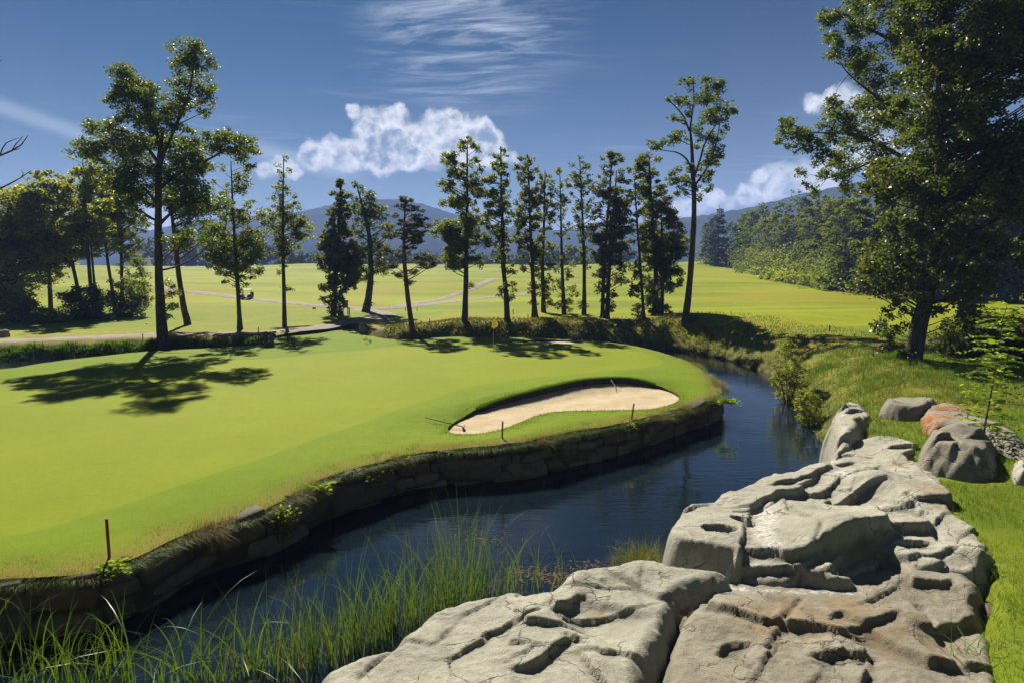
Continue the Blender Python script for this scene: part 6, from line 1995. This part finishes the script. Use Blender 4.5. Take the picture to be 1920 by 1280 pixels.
def golf_cart():
    b = hit(463, 561)
    d = np.linalg.norm(b - CAM)
    s = 21.5 * d / F_PX / 2.4
    root = thing('golf_cart', 'white-roofed golf cart parked on the far gravel path', 'golf cart', tuple(b), math.pi + 0.15)
    root.scale = (s, s, s)
    m = MB()      # body profile extruded: nose, footwell, seat box, tail
    prof = [(-1.15, .28), (-1.18, .62), (-1.0, .78), (-.25, .80), (-.18, .42), (.45, .40), (.58, .78), (.85, .92), (1.10, .70), (1.16, .40), (1.10, .26)]
    n = len(prof)
    v = [(x, y, z) for y in (-.58, .58) for x, z in prof]
    f = [(i, (i + 1) % n, n + (i + 1) % n, n + i) for i in range(n)] + [tuple(range(n - 1, -1, -1)), tuple(range(n, 2 * n))]
    m.add(v, f); m.build('body', M['darkblue'], root)
    m = MB(); m.box((-.02, 0, 1.86), (1.75, 1.2, .07), bev=.03); m.build('roof', M['white'], root)
    for x, y, x2 in ((-.80, -.52, -.72), (-.80, .52, -.72), (.62, -.52, .78), (.62, .52, .78)):
        m = MB(); m.tube([(x2, y, .78), (x, y, 1.84)], [.03, .03], 6); m.build('roof_post', M['black'], root)
    m = MB(); m.box((-.52, 0, .88), (.55, 1.1, .14), bev=.04); m.box((-.80, 0, 1.12), (.12, 1.1, .45), bev=.04, tilt=(0, -.15)); m.build('seat', M['white'], root)
    m = MB(); m.box((.72, 0, 1.25), (.02, 1.0, .62), tilt=(0, -.2)); m.build('windscreen', M['steel'], root)
    m = MB(); m.tube([(.55, .25, .75), (.28, .25, 1.05)], [.02, .02], 6); m.build('steering_column', M['black'], root)
    m = MB(); m.box((-1.1, 0, 1.05), (.3, .7, .75), bev=.06); m.build('club_bag', M['black'], root)
    for x, y in ((-.75, -.52), (-.75, .52), (.78, -.52), (.78, .52)):
        m = MB(); m.tube([(x, y - .11, .24), (x, y + .11, .24)], [.24, .24], 14); w = m.build('wheel', M['black'], root)
        m = MB(); m.tube([(x, y - .12, .24), (x, y + .12, .24)], [.12, .12], 10); m.build('rim', M['white'], w)
golf_cart()

def notice_board():
    b = hit(648, 591); k = np.linalg.norm(b - CAM) / F_PX
    root = thing('notice_board', 'small roofed wooden notice board on two posts beside the columnar tree', 'sign', tuple(b))
    for x in (-4.2, 4.2):
        m = MB(); m.box((x * k, 0, 12 * k), (1.4 * k, 1.4 * k, 25 * k)); m.build('post', M['darkwood'], root)
    m = MB(); m.box((0, -.9 * k, 18.5 * k), (9.5 * k, 1.0 * k, 11 * k), bev=.02); m.build('board', M['paper'], root)
    m = MB()
    m.add([(-6 * k, -3 * k, 24.2 * k), (6 * k, -3 * k, 24.2 * k), (6 * k, 0, 26.5 * k), (-6 * k, 0, 26.5 * k), (6 * k, 3 * k, 24.2 * k), (-6 * k, 3 * k, 24.2 * k)],
          [(0, 1, 2, 3), (3, 2, 4, 5), (0, 3, 5), (1, 4, 2), (0, 5, 4, 1)])
    m.build('roof', M['darkwood'], root)
    b = hit(638.5, 592); k = np.linalg.norm(b - CAM) / F_PX
    root = thing('waste_bin', 'squat dark waste bin between the columnar tree and the notice board', 'bin', tuple(b))
    m = MB(); m.box((0, 0, 3.6 * k), (8.5 * k, 6 * k, 7.4 * k), bev=.04); m.build('container', M['darkwood'], root)
    m = MB(); m.box((0, 0, 7.7 * k), (9.4 * k, 7 * k, .9 * k), bev=.03); m.build('lid', M['black'], root)
    b = hit(655, 590); k = np.linalg.norm(b - CAM) / F_PX
    root = thing('ball_washer', 'short dark post with a pale top right of the notice board', 'post', tuple(b))
    m = MB(); m.box((0, 0, 5.5 * k), (1.8 * k, 1.8 * k, 11.5 * k), bev=.02); m.build('post', M['stakewood'], root)
    m = MB(); m.box((0, 0, 12.3 * k), (2.6 * k, 2.6 * k, 2.2 * k), bev=.04); m.build('cap', M['steel'], root)
    b = hit(589, 580.5); k = np.linalg.norm(b - CAM) / F_PX
    root = thing('tee_sign', 'low dark sign plate on the tee lawn left of the columnar tree', 'sign', tuple(b))
    m = MB(); m.box((0, 0, 2.3 * k), (6.2 * k, .6 * k, 2.6 * k), bev=.02); m.build('plate', M['stakewood'], root)
    for x in (-2, 2):
        m = MB(); m.box((x * k, .5 * k, .7 * k), (.6 * k, .6 * k, 2.4 * k)); m.build('peg', M['stakewood'], root)
notice_board()

def lump(name, label, px, wpx, hpx, mat, seed, cat='rock', deep=0.8, sink=0.15):
    b = hit(*px); k = np.linalg.norm(b - CAM) / F_PX
    r = np.random.default_rng(seed)
    n1, n2 = 22, 14
    v = []
    for i in range(n2 + 1):
        ph = math.pi * i / n2
        for j in range(n1):
            th = 2 * math.pi * j / n1
            v.append((math.sin(ph) * math.cos(th), math.sin(ph) * math.sin(th), math.cos(ph)))
    v = np.array(v)
    q = np.sign(v) * np.abs(v) ** 0.72
    q *= (1 + 0.22 * fbm(v * 1.3 + seed, 3) + 0.05 * perlin(v * 6 + seed))[:, None]
    q = q * np.array([wpx * k / 2, wpx * k / 2 * deep, hpx * k * .56]) + np.array([0, 0, hpx * k * (.5 - sink)])
    f = [(i * n1 + j, i * n1 + (j + 1) % n1, (i + 1) * n1 + (j + 1) % n1, (i + 1) * n1 + j) for i in range(n2) for j in range(n1)]
    z = np.zeros(len(q))
    return link(name, mesh_np(name, q, f, M[mat], True, {'pit': z, 'stain': z + .4, 'lime': z, 'lichen': z}), None, tuple(b), label=label, category=cat)
lump('boulder', 'dark boulder at the mouth of the ditch beside the path bend', (682, 623), 15, 17, 'rock_tan', 3)
lump('boulder', 'small brown boulder at the edge of the lawn by the end of the path', (5, 632), 18, 12, 'rock_tan', 5)
lump('boulder', 'pale stone beside the headwall of the creek', (493, 632), 9, 8, 'rock', 9)
lump('tree_stump', 'reddish brown stump half hidden by the low leaves of the huge tree', (1657, 659), 17, 17, 'bark_pine', 7, 'stump', 0.9, 0.2)

def headwall():
    b = hit(504, 648); k = np.linalg.norm(b - CAM) / F_PX
    root = thing('culvert_headwall', 'dark stone headwall where the creek runs under the lawn strip', 'wall', tuple(b))
    r = np.random.default_rng(3)
    for row in range(3):
        for c in range(2):
            m = MB(); m.box(((c - .5) * 9.5 * k + (row % 2) * 1.2 * k, r.uniform(-.05, .05), (4 + row * 8.2) * k), (9.2 * k, 9 * k, 7.9 * k), rz=r.uniform(-.1, .1), bev=.07)
            m.build('stone', M['stone'], root)
    m = MB(); m.tube([(0, -5.2 * k, 4 * k), (0, -3 * k, 4 * k)], [3.2 * k, 3.2 * k], 14); m.build('pipe', M['black'], root)
    b2 = hit(514.5, 624)
    root = thing('green_box', 'small dark green box on the grass beside the headwall', 'box', tuple(b2))
    m = MB(); m.box((0, 0, 1.4 * k), (7 * k, 4 * k, 3.2 * k), bev=.02); m.build('case', M['green_metal'], root)
    m = MB(); m.box((0, 0, 3.3 * k), (7.6 * k, 4.6 * k, .7 * k), bev=.02); m.build('lid', M['green_metal'], root)
headwall()
for lab, px in (('white tee marker on the lawn between the wood and the huge tree', (275, 608)), ('white tee marker on the lawn in front of the dark shrub', (216, 604))):
    b = hit(*px); k = np.linalg.norm(b - CAM) / F_PX
    root = thing('tee_marker', lab, 'marker', tuple(b), 0, 'tee markers')
    m = MB(); m.box((0, 0, .9 * k), (3.2 * k, 2.4 * k, 2.0 * k), bev=.6 * k); m.build('block', M['white'], root)
    m = MB(); m.box((0, 0, -.05), (.5 * k, .5 * k, .2)); m.build('spike', M['steel'], root)

# the far bunker, and the houses beyond the field
def far_bits():
    px = [(776, 498), (788, 494), (812, 493.5), (820, 497), (812, 503), (796, 505), (782, 503)]
    P = np.array([hit(a, b) for a, b in px])[:, :2]
    P = resample(P, 1.0, closed=True, smooth=2)
    c = P.mean(0)
    rings = [c + (P - c) * t for t in (1.0, .75, .5, .25)]
    v, f = [], []
    n = len(P)
    for k, q in enumerate(rings):
        z, _ = land_z(q[:, 0], q[:, 1])
        v.append(np.column_stack([q, z + 0.35 + .1 * k]))
    for k in range(3):
        f += [(k * n + i, k * n + (i + 1) % n, (k + 1) * n + (i + 1) % n, (k + 1) * n + i) for i in range(n)]
    link('sand_bunker', mesh_np('sand_bunker', np.concatenate(v), np.array(f), M['sand'], True), kind='structure')
    for px, w, h, lab in ((256, 13, 8, 'white farmhouse beyond the field, the one nearer the wood'), (272, 16, 7, 'long white farmhouse beyond the field beside the huge trunk')):
        d = 420.0
        p = at_y(px, 484, d); k = d / F_PX
        z, _ = land_z(np.array([p[0]]), np.array([d]))
        zb = float(z[0])
        top = at_y(px, 484 - h, d)[2] - zb
        root = thing('farmhouse', lab, 'house', (p[0], d, zb), 0.2, 'white houses beyond the field')
        m = MB(); m.box((0, 0, top / 2), (w * k, 8, top)); m.build('wall', M['white'], root)
        m = MB(); W_ = w * k / 2 + .4
        m.add([(-W_, -4.6, top), (W_, -4.6, top), (W_, 0, top + 3.2), (-W_, 0, top + 3.2), (W_, 4.6, top), (-W_, 4.6, top)], [(0, 1, 2, 3), (3, 2, 4, 5), (0, 3, 5), (1, 4, 2)])
        m.build('roof', M['darkwood'], root)
        for x in (-.3, 0, .3):
            m = MB(); m.box((x * w * k, -4.03, top - 1.8), (1.0, .08, 1.3)); m.build('window', M['black'], root)
far_bits()

def beam():
    a, b = at_z(1858, 1140, -0.05), at_z(1935, 1290, -0.15)
    c = (a + b) / 2; L = np.linalg.norm(b - a); ang = math.atan2(b[1] - a[1], b[0] - a[0])
    m = MB(); m.box((0, 0, 0), (L, 0.22, 0.2), bev=.02)
    o = m.build('timber_beam', M['darkwood'], None, loc=tuple(c), label='dark timber beam lying along the edge of the rocks beside the grass', category='beam')
    o.rotation_euler = (0, math.asin((a[2] - b[2]) / L), ang)
    p = at_z(1902, 1150, -0.1)
    n = 12
    g_ = np.linspace(-.5, .5, n); X, Y = np.meshgrid(g_, g_)
    z = 0.10 * fbm(p3(X.ravel(), Y.ravel(), 3.0), 3) + .1 * (1 - 3 * (X.ravel() ** 2 + Y.ravel() ** 2))
    i = (np.arange(n - 1)[:, None] * n + np.arange(n - 1)[None]).ravel()
    link('blue_sheet', mesh_np('blue_sheet', np.column_stack([X.ravel() * .5, Y.ravel() * .45, z]), np.stack([i, i + 1, i + n + 1, i + n], -1), M['blue_cloth'], True), None, tuple(p), label='scrap of blue plastic sheet in the gap behind the timber beam', category='sheet')
beam()

def water_weed():
    r = np.random.default_rng(44)
    n = 420
    c = []
    for px, py, k, s in ((1000, 1075, 170, .35), (1060, 1085, 120, .3), (1100, 1062, 70, .3), (905, 1010, 60, .4)):
        p = at_z(px, py, WATER_Z)
        c.append(np.column_stack([r.normal(p[0], s, k), r.normal(p[1], s * .6, k), np.full(k, WATER_Z + 0.006)]))
    c = np.concatenate(c)
    d = r.normal(size=(len(c), 3)); d[:, 2] = 0.02
    v, f = leaf_quads(c, 0.13, 0.012, 0.95, 0, d, r)
    link('water_weed', mesh_np('water_weed', v, f, M['blade_dry']), kind='stuff', label='thin brown water weed floating on the pond before the reeds')
water_weed()
